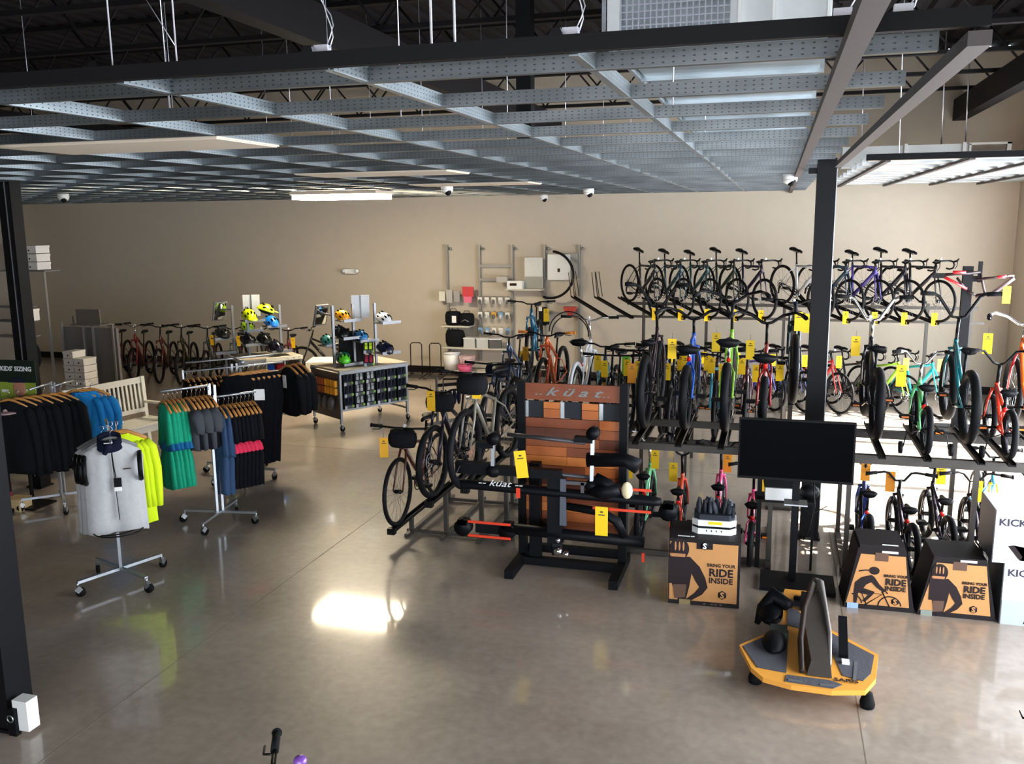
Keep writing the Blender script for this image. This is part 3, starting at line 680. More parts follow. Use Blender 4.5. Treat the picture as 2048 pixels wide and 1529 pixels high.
# stepped rack on the left: bikes facing the camera
rk = thing('bike_rack', 'dark stepped bike rack left of the wooden display, nearest bikes face the camera', 'bike rack', (-3.1, 8.2, 0))
for px_, hh in ((-0.40, 0.16), (-0.02, 0.45), (0.36, 0.72), (0.62, 0.72)):
    MB().bar((px_, 0, 0), (px_, 0, hh), 0.04, 0.04, (1, 0, 0)).build('post', m_rackm, rk); MB().bar((px_, 1.1, 0), (px_, 1.1, hh), 0.04, 0.04, (1, 0, 0)).build('post', m_rackm, rk)
    MB().bar((px_, -0.15, 0.02), (px_, 1.25, 0.02), 0.04, 0.03).build('foot', m_rackm, rk)
MB().bar((-0.45, 0.0, 0.025), (0.7, 0.0, 0.025), 0.03, 0.03).build('rail', m_rackm, rk); MB().bar((-0.45, 1.1, 0.025), (0.7, 1.1, 0.025), 0.03, 0.03).build('rail', m_rackm, rk)
for tx, tz, y0 in ((-0.43, 0.16, -0.45), (-0.04, 0.46, -0.42), (0.45, 0.74, -0.75)):
    m_ = MB().bar((tx, y0, tz-0.01), (tx, y0+1.75, tz-0.01), 0.06, 0.012)
    for s_ in (-1, 1): m_.bar((tx+s_*0.03, y0, tz+0.005), (tx+s_*0.03, y0+1.75, tz+0.005), 0.006, 0.035)
    m_.box((tx, y0+0.02, tz+0.0), (0.075, 0.06, 0.06)).build('tray', m_black, rk)
def fr(x, yf, z, wb): return (x, yf+wb/2, z)
bicycle('copper brown bike with white front reflector, nearest on stepped rack', 'city', (88, 44, 34), fr(-3.53, 7.95, 0.165, 1.08), -H, wr=0.345, tr=0.022, wb=1.08, bar='flat', bar_h=0.95, saddle=0.95, ns=28, bags=((26, 26, 30), 0.05), tagp=(0.55, -0.13, 0.90), tagface=-1.2, tagcol=(235, 170, 10), light=True)
bicycle('black fat-tyred bike, second from left on stepped rack', 'mtb', (34, 30, 40), fr(-3.14, 8.0, 0.465, 1.1), -H-0.05, wr=0.365, tr=0.032, wb=1.1, bar='riser', bar_h=1.02, saddle=0.98, bags=((24, 24, 28), 0.02), tagp=(0.45, -0.05, 1.06), tagcol=(235, 180, 10), susp=True)
bicycle('grey beige bike with wide tyres, third and highest on stepped rack', 'city', (142, 136, 122), fr(-2.62, 7.5, 0.745, 1.14), -H-0.06, wr=0.37, tr=0.032, wb=1.14, bar='flat', bar_h=1.03, saddle=0.98, tagp=(0.42, 0.06, 1.02), tagcol=(250, 200, 10), susp=False, rim=m_rim, bags=((30, 26, 28), 0.03))

# middle row behind the wooden display
posts_rack('dark bike rack behind the wooden display, with the white cruiser on it', (-2.54, 10.7, 0), 0, 1.0, 0.0, 0.95, 0.72, (-0.45, 0.45), (-0.26, 0.27), tray_len=1.5)
MZ = 0.73
def md(x, yr, wb): return (x, yr+wb/2, MZ)
bicycle('white cruiser bike with chrome handlebar and white mudguards', 'cruiser', (232, 236, 240), md(-2.27, 10.45, 1.1), H, wr=0.35, tr=0.027, wb=1.1, bar='riser', bar_h=1.16, saddle=0.98, barmat=m_chrome, fender=(228, 232, 238), rim=m_rimsil, tagp=(0.1, -0.25, 0.55), tagcol=(225, 165, 20), light=True, wide=1.0)
bicycle('orange bike with orange handlebar grips left of the white cruiser', 'mtb', (214, 96, 30), md(-2.80, 10.9, 1.12), -H, wr=0.36, tr=0.030, wb=1.12, bar='riser', bar_h=0.97, saddle=0.92, grip=m_gum, susp=True, fork_rgb=(205, 80, 40))
bicycle('blue and black bike with thin red stripes left of the orange-gripped bike', 'mtb', (38, 62, 96), (-3.68, 12.7, 0.45), -H, wr=0.36, tr=0.030, wb=1.12, bar='riser', bar_h=1.05, saddle=1.0, susp=True, tagp=(0.5, 0.3, 0.95), tagcol=(205, 150, 15))
bicycle('teal bike raised highest in front of the wall shelving', 'mtb', (12, 84, 112), (-3.70, 13.9, 0.82), -H+0.12, wr=0.36, tr=0.030, wb=1.12, bar='riser', bar_h=1.05, saddle=1.0, susp=True, tagp=[(0.45, 0.25, 1.0), (0.2, -0.2, 0.3)], tagcol=(222, 180, 20))
bicycle('dark navy bike with a hanging dark jacket-like cover, behind stepped rack', 'city', (34, 48, 78), (-3.25, 10.6, 0.45), -H, wr=0.35, tr=0.028, wb=1.1, bar='flat', bar_h=1.0, saddle=0.95, bags=((22, 28, 48), -0.15))
posts_rack('dark raised stand holding the teal bike and blue black bike', (-3.7, 12.2, 0), 0, 0.9, 0.0, 2.1, 0.42, (-0.4, 0.4), (0.0,), zb=0.80, tray_len=2.4)
mid = [(-1.88, 10.55, (20, 22, 26), 'black bike closest to the white cruiser on its right', None),
       (-1.48, 10.6, (24, 24, 30), 'black fat-tyred bike between lime-tagged bike and maroon bike', None),
       (-1.13, 10.5, (22, 26, 34), 'black blue bike just left of the blue cruiser in the middle row', None),
       (-0.50, 10.6, (26, 22, 28), 'black bike just left of the maroon one in the middle row', None),
       (-0.12, 10.6, (28, 26, 32), 'dark bike at right end of the middle row behind the red cruiser', None),
       (-2.05, 11.0, (24, 60, 78), 'dark bike with pale blue fork right of the white cruiser', (120, 190, 215)),
       (-1.70, 11.05, (26, 28, 32), 'black bike with a lime green paper tag hung on its handlebar', None),
       (-1.30, 11.1, (30, 28, 34), 'black bike behind the maroon bike in the middle row', None),
       (-0.98, 11.15, (14, 88, 88), 'dark teal bike in the middle row behind the blue cruiser', None),
       (-0.66, 11.1, (60, 26, 30), 'dark brown bike with large yellow tag between blue and lime cruisers', (90, 190, 220)),
       (-0.30, 11.1, (74, 22, 36), 'maroon bike in middle row between the lime and red cruisers', None)]
for i, (x_, yr_, c_, lb, fk_) in enumerate(mid):
    bicycle(lb, 'mtb' if i % 2 else 'city', c_, (x_, yr_+0.5, MZ-0.22), -H, wr=0.35, tr=0.026, wb=1.08, bar='riser' if i % 2 else 'flat', bar_h=1.02+0.02*(i % 3), saddle=0.98, fork_rgb=fk_, susp=bool(i % 2),
            tagp=[(0.5, -0.06, 0.99), (0.42, 0.2, 1.0)][:1 if i in (3, 5, 1, 2, 10) else 2], tagcol=(130, 220, 70) if i == 6 else (250, 205, 10), tag_s=1.2 if i == 6 else 1.0, pedal_ref=i > 3)
posts_rack('low dark bike rack under the middle row of black bikes', (-1.0, 11.0, 0), 0, 2.1, 0.0, 0.9, 0.49, (-1.0, 0.0, 1.0), (-1.0, -0.88, -0.70, -0.48, -0.30, -0.13, 0.02, 0.34, 0.50, 0.70, 0.88), tray_len=1.4, base=False)
# upright dark fat bike hooked on a tall single post
t = thing('display_post', 'tall thin brown bike display post in front of the column', 'display post', (0.20, 10.15, 0))
MB().bar((0, 0, 0), (0, 0, 1.95), 0.05, 0.05, (1, 0, 0)).build('post', m_rackm, t); MB().bar((-0.02, -0.25, 0.02), (-0.02, 0.4, 0.02), 0.4, 0.03).build('foot', m_rackm, t)
MB().bar((-0.09, 0, 0.1), (-0.09, 0, 1.4), 0.02, 0.02, (1, 0, 0)).bar((-0.09, 0, 0.1), (0.0, 0, 0.1), 0.02, 0.02).build('side_tube', m_rackm, t)
MB().bar((0.0, -0.3, 1.2), (0, 1.2, 1.2), 0.06, 0.02).build('tray', m_black, t)
bicycle('dark fat-tyred mountain bike high on a single post left of the column', 'mtb', (22, 40, 48), (0.22, 10.35, 1.22), H, wr=0.37, tr=0.040, wb=1.12, bar='riser', bar_h=0.98, saddle=0.85, susp=True, tagp=[(-0.55, -0.02, 0.98), (-0.52, -0.10, 0.96)], tagcol=(255, 222, 40), light=True)

# back wall rack, upper tier: drop-bar bikes nose down towards the right
HD = math.radians(-53)
bk = thing('bike_rack', 'long dark two-tier bike rack standing along the back wall', 'bike rack', (0.3, 15.6, 0))
for xx in (-2.55, -1.45, -0.15, 1.25, 2.1, 2.75):
    MB().bar((xx, 0.45, 0), (xx, 0.45, 1.75), 0.05, 0.05, (1, 0, 0)).build('post', m_rackm, bk); MB().bar((xx, -0.5, 0.02), (xx, 0.9, 0.02), 0.05, 0.04).build('foot', m_rackm, bk)
MB().bar((-2.95, -0.05, 1.50), (2.85, -0.05, 1.50), 0.04, 0.04).build('rail', m_rackm, bk); MB().bar((-2.85, 0.45, 1.68), (2.85, 0.45, 1.68), 0.04, 0.05).build('rail', m_rackm, bk)
MB().bar((-2.85, 0.45, 0.3), (2.85, 0.45, 0.3), 0.04, 0.05).build('rail', m_rackm, bk)
for i in range(-2, 11):
    if i == 5: continue
    fx_ = -1.94+0.432*i-0.3; a = Vector((fx_+0.05, -0.42, 1.50)); b = Vector((fx_-0.78, 0.62, 1.76))
    m_ = MB().bar(a, b, 0.06, 0.012)
    for s_ in (-1, 1):
        off = Vector((0.8*0.03*s_, 0.6*0.03*s_, 0.012)); m_.bar(a+off, b+off, 0.006, 0.035)
    m_.build('tray', m_black, bk)
    if i < 0:
        w_ = MB()
        for q in (-0.03, 0.03): w_.tube([b+Vector((q, 0, 0)), b+Vector((q-0.05, 0, 0.45)), b+Vector((q+0.02, 0, 0.47)), b+Vector((q+0.09, 0, 0.02))], 0.008, 4)
        w_.build('wheel_holder', m_rackm, bk)
road = [(0, (40, 40, 44), 'dark grey drop-bar bike, leftmost on the upper back-wall tier', None),
        (1, (18, 52, 66), 'dark teal drop-bar bike, second from left on upper back-wall tier', None),
        (2, (20, 58, 62), 'dark blue green drop-bar bike, third from left on upper back-wall tier', None),
        (3, (34, 44, 34), 'dark olive drop-bar bike, fourth from left on upper back-wall tier', None),
        (4, (34, 24, 48), 'dark violet drop-bar bike right before the gap in the upper tier', None),
        (6, (198, 200, 206), 'silver drop-bar bike, only pale frame on the upper back-wall tier', None),
        (7, (20, 48, 66), 'dark navy drop-bar bike half hidden by the black column', None),
        (8, (60, 48, 130), 'purple drop-bar bike right of the column on upper back-wall tier', None),
        (9, (26, 24, 36), 'black drop-bar bike, second from right on upper back-wall tier', None),
        (10, (22, 22, 26), 'black drop-bar bike, rightmost on the upper back-wall tier', None)]
for i, c_, lb, fk_ in road:
    fx_ = -1.94+0.432*i; pit = 0.185
    # front contact near (fx_, 15.2, 1.53)
    fwd = Vector((cos(HD)*cos(pit), sin(HD)*cos(pit), -sin(pit))); fc = Vector((fx_, 15.22, 1.535)); ce = fc-fwd*0.5
    bicycle(lb, 'road', c_, tuple(ce), HD, pitch=pit, wr=0.335, tr=0.021 if i not in (4, 6) else 0.024, wb=1.0, bar='drop', bar_h=0.93, saddle=0.99-0.02*(i % 3), steer=0.15, tagp=(0.50, -0.03, 0.16), ns=18, rim=m_rim, fork_rgb=fk_, tagroll=0)
# lower tier on the floor
low = [(-1.62, (30, 30, 34), 'black drop-bar bike on floor by the back wall, leftmost of that row', None),
       (-1.10, (70, 26, 30), 'dark red bike on the floor by the back wall', None),
       (-0.55, (26, 26, 30), 'black bike on the floor by the back wall, behind the lime cruiser', None),
       (0.02, (108, 100, 210), 'violet-framed bike on the floor by the back wall left of the tall post', None),
       (0.52, (60, 80, 130), 'blue bike on the floor by the back wall just left of the column', None),
       (1.05, (180, 40, 40), 'bike with a red stripe on the floor right of the column', None),
       (1.58, (40, 44, 48), 'black drop-bar bike on the floor behind the tall chrome handlebar', None),
       (2.06, (150, 205, 60), 'lime green drop-bar bike on the floor by the back wall', None),
       (2.56, (30, 178, 190), 'turquoise drop-bar bike on the floor by the back wall', None)]
for i, (fx_, c_, lb, fk_) in enumerate(low):
    fwd = Vector((cos(HD), sin(HD), 0)); fc = Vector((fx_, 15.25, 0.0)); ce = fc-fwd*0.52
    bicycle(lb, 'road' if i not in (1, 2) else 'city', c_, tuple(ce), HD, wr=0.345, tr=0.021, wb=1.04, bar='drop' if i not in (1, 2) else 'flat', bar_h=1.0, saddle=1.02, tagp=(0.42, 0.05, 0.95), tagcol=(240, 225, 90) if i > 6 else (250, 205, 10), ns=18)

# dark corner at far left: bikes on the floor
far = [(-13.3, (96, 30, 34), 'dark red bike with silver bar bends, leftmost bike in the dark corner'),
       (-12.75, (110, 34, 36), 'dark red bike second from left in the dark corner'),
       (-12.15, (84, 40, 30), 'brownish bike with a yellow helmet-like cover in the dark corner'),
       (-11.65, (50, 46, 30), 'olive bike fourth from left in the dark corner'),
       (-11.05, (52, 56, 58), 'grey bike with a yellow tag in the dark corner'),
       (-10.45, (40, 56, 60), 'dark slate bike with white reflector in the dark corner'),
       (-9.85, (58, 54, 50), 'dark taupe bike beside the left helmet tower'),
       (-9.25, (90, 30, 34), 'red and black bike seen behind the left helmet tower')]
for i, (x_, c_, lb) in enumerate(far):
    bicycle(lb, 'mtb', c_, (x_+0.15, 15.6, 0.0), math.radians(-68), wr=0.36, tr=0.028, wb=1.1, bar='riser', bar_h=1.12, saddle=0.96, susp=True, tagp=(0.4, 0.1, 1.0) if i in (0, 4, 5, 7) else None, tagcol=(245, 190, 20), barmat=m_chrome if i < 2 else None, light=True)
bicycle('dark bike with grey saddle at right end of the corner row, beside white case', 'mtb', (40, 38, 36), (-8.65, 16.3, 0.0), math.radians(200), wr=0.35, tr=0.028, wb=1.1, bar='riser', bar_h=1.02, saddle=1.04)
t = thing('sign_pole', 'thin grey pole beside the dark corner bikes', 'pole', (-13.6, 14.9, 0)); MB().disc((0, 0, 0.01), 0.14, 0.02).build('base', m_steel, t); MB().tube([(0, 0, 0.02), (0, 0, 1.35)], 0.018, 6).build('pole', m_steel, t)
# foreground bikes, mostly below the frame
fb_ = bicycle('purple-belled bike below the frame, only its handlebar end shows at the bottom', 'city', (110, 70, 160), (-1.495, 2.87, 0.0), math.radians(211), wr=0.34, tr=0.024, wb=1.05, bar='flat', bar_h=1.04, saddle=0.9, steer=0.0)
MB().blob((0, 0, 0), (0.028, 0.028, 0.024), 12, 8).build('bell', M('purple_bell', (130, 80, 175), 0.3, coat=0.5), fb_, loc=Matrix.Rotation(-math.radians(211), 3, 'Z') @ (Vector((-1.735, 2.875, 1.05))-Vector((-1.495, 2.87, 0))))
bicycle('black bike outside the lower right corner, only a handlebar grip shows', 'city', (30, 30, 34), (1.47, 3.84, 0.0), pi, wr=0.34, tr=0.024, wb=1.05, bar='flat', bar_h=1.0, saddle=0.9)
# ================================================================ clothing racks
def cloth(name, rgb): return M(name, rgb, 0.9, 0, 0.10, 25, bump=0.3)
HG = MB().tube([(-0.20, 0, -0.165), (-0.12, 0, -0.12), (-0.04, 0, -0.085), (0, 0, -0.078), (0.04, 0, -0.085), (0.12, 0, -0.12), (0.20, 0, -0.165)], 0.012, 6, flat=1.4).mesh('hanger', m_wood)
HK = MB().tube([(0, 0, -0.08), (0, 0, -0.03), (0.02, 0, -0.01), (0.018, 0, 0.012), (0.0, 0, 0.018), (-0.014, 0, 0.008)], 0.003, 5).mesh('hook', m_chrome)
m_gh = M('grey_plastic_hanger', (120, 120, 122), 0.5); m_bh = M('black_hanger', (25, 25, 28), 0.5)
GM = {}
def body_mesh(kind, m, length, seed=0, wide=1.0, flare=0.0):
    key = (kind, m.name, length, seed, wide, flare)
    if key in GM: return GM[key]
    rnd = random.Random(seed); mb = MB(); nu = 30
    z0 = -0.10
    if kind in ('top', 'vest'): prof = [(0.0, 0.055, 0.05), (0.015, 0.08, 0.055), (0.05, 0.15, 0.05), (0.10, 0.215, 0.045), (0.16, 0.24, 0.055), (0.30, 0.235, 0.06), (0.55, 0.235, 0.06), (0.8, 0.24, 0.06), (1.0, 0.245, 0.055)]
    elif kind == 'shorts': prof = [(0.0, 0.15, 0.02), (0.1, 0.16, 0.03), (0.4, 0.20, 0.05), (0.8, 0.22, 0.05), (1.0, 0.23, 0.05)]
    else: prof = [(0.0, 0.14, 0.02), (0.08, 0.16, 0.03), (0.25, 0.19, 0.05), (0.6, 0.15, 0.05), (1.0, 0.12, 0.045)]
    ph = rnd.random()*6
    vs = []; fs = []
    rows = len(prof)
    for j, (t, hw, hd) in enumerate(prof):
        zz = z0-(t if t < 0.2 and kind in ('top', 'vest') else t*length) if not (kind in ('top', 'vest')) else z0-(t*0.9 if t <= 0.16 else 0.144+(t-0.16)/0.84*(length-0.144))
        for i in range(nu):
            a = 2*pi*i/nu; ff = 1+0.32*min(1, t*1.3)*sin(5*a+ph+t*2)+0.12*sin(11*a+2*ph)
            wv = hw*wide*(1+flare*t)
            vs.append((cos(a)*wv+0.006*sin(7*a+ph)*t, sin(a)*hd*ff, zz+(0.012*sin(3*a+ph) if j == rows-1 else 0)))
    for j in range(rows-1):
        for i in range(nu): fs.append((j*nu+i, j*nu+(i+1) % nu, (j+1)*nu+(i+1) % nu, (j+1)*nu+i))
    fs.append(tuple(range(nu))); fs.append(tuple((rows-1)*nu+i for i in range(nu-1, -1, -1)))
    mb.add(vs, fs, True)
    GM[key] = mb.mesh({'top': 'body', 'vest': 'body', 'shorts': 'legs', 'pants': 'legs'}[kind], m)
    return GM[key]
def sleeve_mesh(m, L, s_, seed):
    key = ('sl', m.name, L, s_, seed)
    if key not in GM:
        rnd = random.Random(seed+7); w1 = rnd.uniform(-0.02, 0.02)
        pts = [(s_*0.19, 0, -0.185), (s_*0.235, 0, -0.25), (s_*(0.26+w1), 0.01, -0.25-L*0.35), (s_*(0.265+w1), 0.015, -0.25-L*0.7), (s_*(0.27), 0.0, -0.25-L)]
        GM[key] = MB().tube(pts, [0.05, 0.07, 0.062, 0.052, 0.042], 9, flat=0.7).mesh('sleeve', m)
    return GM[key]
def garment(name, label, cat, kind, m, loc, rz, length=0.62, sleeve=0.5, hang=True, seed=0, group=None, wide=1.0, flare=0.0, hm=None, extra=None, tilt=0.0):
    t = thing(name, label, cat, loc, rot=(0, tilt, rz), group=group)
    put('body', body_mesh(kind, m, length, seed, wide, flare), t)
    if kind == 'top' and sleeve:
        for s_ in (-1, 1): put('sleeve', sleeve_mesh(m, sleeve, s_, seed), t)
    if hang:
        h = put('hanger', HG, t, mat=hm) if hm else put('hanger', HG, t)
        put('hook', HK, h)
    if extra: extra(t)
    return t
def caster(parent, x, y, a):
    c = MB().tube([(x, y, 0.13), (x, y, 0.09)], 0.012, 6).bar((x-0.01*cos(a), y-0.01*sin(a), 0.085), (x+0.02*cos(a), y+0.02*sin(a), 0.05), 0.04, 0.05).build('caster', m_steel, parent)
    d = Vector((-sin(a), cos(a), 0))*0.016
    MB().tube([Vector((x+0.02*cos(a), y+0.02*sin(a), 0.04))-d, Vector((x+0.02*cos(a), y+0.02*sin(a), 0.04))+d], 0.04, 12).build('wheel', m_rubber, c)
m_tube = M('grey_chromed_tube', (178, 184, 192), 0.3, 0.75, 0.05)
def garment_rack(label, loc, rz, arms, base=0.38, post_h=1.3, double=True, ang=pi/4):
    """arms: (x0, x1, z) along local X"""
    t = thing('garment_rack', label, 'clothes rack', loc, rz)
    for k in range(2):
        a = ang+k*pi/2
        MB().bar((-cos(a)*base, -sin(a)*base, 0.13), (cos(a)*base, sin(a)*base, 0.13), 0.03, 0.025).build('foot_bar', m_tube, t)
        for s_ in (-1, 1): caster(t, s_*cos(a)*base, s_*sin(a)*base, a+0.4*s_)
    offs = (-0.03, 0.03) if double else (0,)
    for o_ in offs: MB().bar((o_, 0, 0.12), (o_, 0, post_h), 0.025, 0.025, (1, 0, 0)).build('post', m_tube, t)
    for x0, x1, z in arms:
        a_ = MB().tube([(x0, 0, z), (x1, 0, z)], 0.012, 8).bar((x0, 0, z-0.09), (x0, 0, z+0.02), 0.02, 0.02, (1, 0, 0))
        a_.build('arm', m_tube, t)
    return t
def along(loc, rz, d, z): return (loc[0]+cos(rz)*d, loc[1]+sin(rz)*d, z)

c_blackj = cloth('black_jacket_cloth', (20, 21, 25)); c_blue = cloth('bright_blue_cloth', (25, 140, 215)); c_vest = cloth('silver_grey_cloth', (188, 188, 190))
c_yel = M('fluorescent_yellow_cloth', (226, 255, 20), 0.85, 0, 0.04, 20, bump=0.2); c_teal = cloth('teal_green_cloth', (12, 165, 128)); c_gry = cloth('charcoal_cloth', (64, 66, 74)); c_navy = cloth('slate_blue_cloth', (48, 76, 112))
c_pink = cloth('hot_pink_cloth', (240, 50, 90)); c_tealb = cloth('deep_blue_hem', (20, 110, 170)); c_blk2 = cloth('black_short_cloth', (17, 18, 24)); c_white = M('white_label', (240, 240, 240), 0.7)

# ---- rack A, nearest: silver vests and yellow jackets
A = (-5.52, 6.33); aa = math.radians(-47)
garment_rack('nearest grey wheeled clothes rack, holding silver vests and yellow jackets', (A[0], A[1], 0), aa, [(-0.02, -0.36, 1.42), (0.02, 0.36, 1.36)], 0.40, 1.40, False, math.radians(27))
def vest_extra(t):
    for s_ in (-1, 1):
        MB().ring((s_*0.215, -0.012, -0.335), 0.115, 0.022, 'X', 18, 6, sx=1).build('armhole_trim', m_black, t)
    MB().bar((0.0, -0.070, -0.20), (0.02, -0.075, -0.78), 0.012, 0.006).build('zip', m_black, t)
def collar(t):
    c_ = MB(); n_ = 16; vs = []
    for (r_, z_, dy_) in ((0.092, -0.155, -0.03), (0.085, -0.06, -0.005), (0.07, -0.065, -0.005), (0.06, -0.13, -0.01)):
        for k in range(n_):
            a = 2*pi*k/n_; vs.append((-0.01+cos(a)*r_*1.1, dy_+sin(a)*r_*0.75, z_+0.03*sin(a)))
    c_.add(vs, [(j*n_+k, j*n_+(k+1) % n_, (j+1)*n_+(k+1) % n_, (j+1)*n_+k) for j in range(3) for k in range(n_)], True)
    c_.build('collar', cloth('navy_collar', (22, 26, 46)), t)
    MB().tube([(-0.01, -0.07, -0.12), (-0.055, -0.075, -0.20)], [0.035, 0.018], 8).build('collar_flap', cloth('navy_collar', (22, 26, 46)), t)
    MB().box((-0.02, -0.095, -0.10), (0.06, 0.004, 0.008)).build('collar_mark', c_white, t)
def tag_lanyard(t):
    MB().tube([(0.0, -0.07, -0.12), (0.01, -0.085, -0.30), (0.02, -0.085, -0.42)], 0.004, 4).build('lanyard', m_black, t)
    MB().box((0.03, -0.088, -0.45), (0.06, 0.005, 0.08)).build('swing_tag', m_blackp, t); MB().box((0.03, -0.092, -0.505), (0.06, 0.005, 0.035)).build('price_label', c_white, t)
    MB().box((0.11, -0.075, -0.34), (0.06, 0.004, 0.008)).build('chest_print', m_print, t)
VR = math.radians(38)
for i in range(3):
    lb = ['front silver grey sleeveless vest with black armholes and a white price label', 'middle silver grey vest, just behind the front one', 'rear silver grey vest hanging closest to the rack post'][i]
    d = 0.33-0.10*i
    def ex(t, i=i):
        vest_extra(t)
        if i == 0: collar(t); tag_lanyard(t)
        MB().ring((0, 0, -0.89), 0.20, 0.006, 'Z', 20, 4).build('hem_cord', m_black, t)
    garment('vest', lb, 'vest', 'vest', c_vest, (A[0]+cos(aa)*d-0.07-0.04*i, A[1]+sin(aa)*d+0.08, 1.45-0.02*i), VR, length=0.80, seed=i, group='silver vests on the nearest rack', hm=m_gh, extra=ex, tilt=0.0, wide=1.02)
for i in range(3):
    garment('jacket', ['fluorescent yellow jacket nearest the silver vests', 'fluorescent yellow jacket in the middle of the yellow three', 'fluorescent yellow jacket farthest from the silver vests'][i], 'jacket', 'top', c_yel, (A[0]-0.15+0.030*i, A[1]+0.20+0.035*i, 1.40), VR+0.02, length=0.86, sleeve=0.56, seed=10+i, group='fluorescent yellow jackets on the nearest rack')
MB_ = None
# ---- rack B, far left: black jackets and blue shirts
B = (-7.72, 8.05); ab = math.radians(100)
garment_rack('grey wheeled clothes rack at far left, holding black jackets and blue shirts', (B[0], B[1], 0), ab, [(-0.02, -0.40, 1.42), (0.02, 0.40, 1.38)], 0.42, 1.42, True, 0.6)
for i in range(7):
    garment('jacket', 'black long-sleeved jacket on a wooden hanger, one of the crowded black row', 'jacket', 'top', c_blackj, (B[0]-0.20+0.045*i, B[1]-0.42+0.075*i, 1.38), math.radians(14+5*(i % 3)), length=0.80+0.02*(i % 2), sleeve=0.68, seed=20+i, group='black jackets on far left rack', wide=1.2)
for i in range(3):
    garment('shirt', ['bright blue shirt, outermost at right of the black jackets', 'bright blue shirt, middle one of the blue group', 'bright blue shirt, nearest to the black jackets'][i], 'shirt', 'top', c_blue, (B[0]+0.14-0.05*i, B[1]+0.42-0.06*i, 1.36), math.radians(35), length=0.66, sleeve=0.34, seed=30+i, group='blue shirts on far left rack', wide=0.85)
# ---- rack C
Cc = (-5.60, 7.96); ac = math.radians(56)
garment_rack('grey wheeled clothes rack in the middle, holding teal, charcoal and pink-cuffed garments', (Cc[0], Cc[1], 0), ac, [(-0.02, -0.52, 1.50), (0.02, 0.48, 1.37)], 0.40, 1.50, True, 0.75)
def teal_extra(t):
    put('lower_body', body_mesh('shorts', c_teal, 0.46, 3, 0.70, 0.25), t, loc=(0, 0, -0.40))
    put('blue_hem', body_mesh('shorts', c_tealb, 0.10, 4, 0.95, 0.0), t, loc=(0, 0, -0.36))
for i in range(5):
    garment('shirt_set', 'teal green top over matching shorts with a blue hem between them', 'clothing set', 'shorts', c_teal, along(Cc, ac, -0.50+0.045*i, 1.47), ac-pi/2+0.06*(i % 2), length=0.42, seed=40+i, wide=0.75, group='teal sets on the middle rack', extra=teal_extra)
for i in range(6):
    garment('jersey', 'charcoal and black jersey on a wooden hanger beside the teal sets', 'jersey', 'top' if i % 2 == 0 else 'shorts', c_gry if i % 2 == 0 else c_blk2, along(Cc, ac, -0.26+0.045*i, 1.47), ac-pi/2+0.05, length=0.50, sleeve=0.16, seed=50+i, wide=0.8, group='charcoal jerseys on the middle rack')
def navy_extra(t): put('lower_body', body_mesh('pants', c_navy, 0.50, 5, 0.8, 0), t, loc=(0, 0, -0.42))
for i in range(2):
    garment('shirt_set', ['slate blue top and trousers set, nearer the rack post', 'slate blue top and trousers set, next to the pink-cuffed row'][i], 'clothing set', 'shorts', c_navy, along(Cc, ac, 0.06+0.06*i, 1.34), ac-pi/2, length=0.50, seed=60+i, wide=0.75, extra=navy_extra)
def pink_extra(t):
    put('pink_cuff', body_mesh('shorts', c_pink, 0.09, 6, 0.62, 0.1), t, loc=(0, 0, -0.38))
    put('lower_body', body_mesh('pants', c_blk2, 0.46, 7, 0.85, 0), t, loc=(0, 0, -0.42))
for i in range(7):
    garment('short_set', 'black garment with a hot pink cuff band on a wooden clip hanger', 'clothing set', 'shorts', c_blk2, along(Cc, ac, 0.17+0.045*i, 1.34), ac-pi/2, length=0.36, seed=70+i, wide=0.8, group='pink-banded black sets on the middle rack', extra=pink_extra)
MB().box((0, 0, 0), (0.11, 0.008, 0.12)).build('size_card', c_white, None)
sc = bpy.data.objects['size_card']; sc.location = along(Cc, ac, 0.52, 1.33); sc.rotation_euler = (0, 0, 0.35); tag(sc, 'small white size card at the end of the middle rack arm', 'card')
# ---- rack D
D = (-6.42, 9.62)
t = garment_rack('long grey clothes rack behind, with a double rail of black garments', (D[0], D[1], 0), ac-0.1, [(-0.62, 0.62, 1.40)], 0.52, 1.44, True, 0.6)
MB().tube([(-0.5, 0.32, 1.46), (0.62, 0.32, 1.46)], 0.012, 8).build('arm', m_tube, t)
MB().tube([(0.0, -0.34, 1.50), (0.05, 0.36, 1.50)], 0.012, 8).build('arm', m_tube, t); MB().disc((0.0, -0.34, 1.50), 0.03, 0.03, 'Y').build('end_knob', m_tube, t)
for i in range(9):
    garment('shorts', 'black shorts on a wooden clip hanger, left half of the long rail', 'shorts', 'shorts', c_blk2, along(D, ac-0.1, -0.58+0.065*i, 1.38), ac-pi/2-0.1, length=0.44+0.1*(i > 4), seed=80+i, wide=0.95, group='black shorts on the long rear rail')
for i in range(6):
    x_, y_ = D[0]+0.20+0.035*i, D[1]-0.25+0.06*i
    garment('trousers', 'long black trousers on a broad blond wooden hanger at the rail end', 'trousers', 'pants', c_blk2, (x_, y_, 1.44), math.radians(32), length=1.14, seed=90+i, wide=1.25, group='long black trousers on rear rack')
for i in range(3):
    garment('jacket', ['black jacket with a white swing ticket at right end of rear rack', 'black jacket just behind the one with the white ticket', 'black jacket hidden innermost at right end of rear rack'][i], 'jacket', 'top', c_blackj, (-5.86+0.03*i, 9.95+0.09*i, 1.46), math.radians(-25), length=0.60, sleeve=0.40, seed=100+i, wide=0.8,
            extra=(lambda t: MB().box((0.05, -0.10, -0.26), (0.07, 0.004, 0.16)).build('swing_tag', c_white, t)) if i == 0 else None)

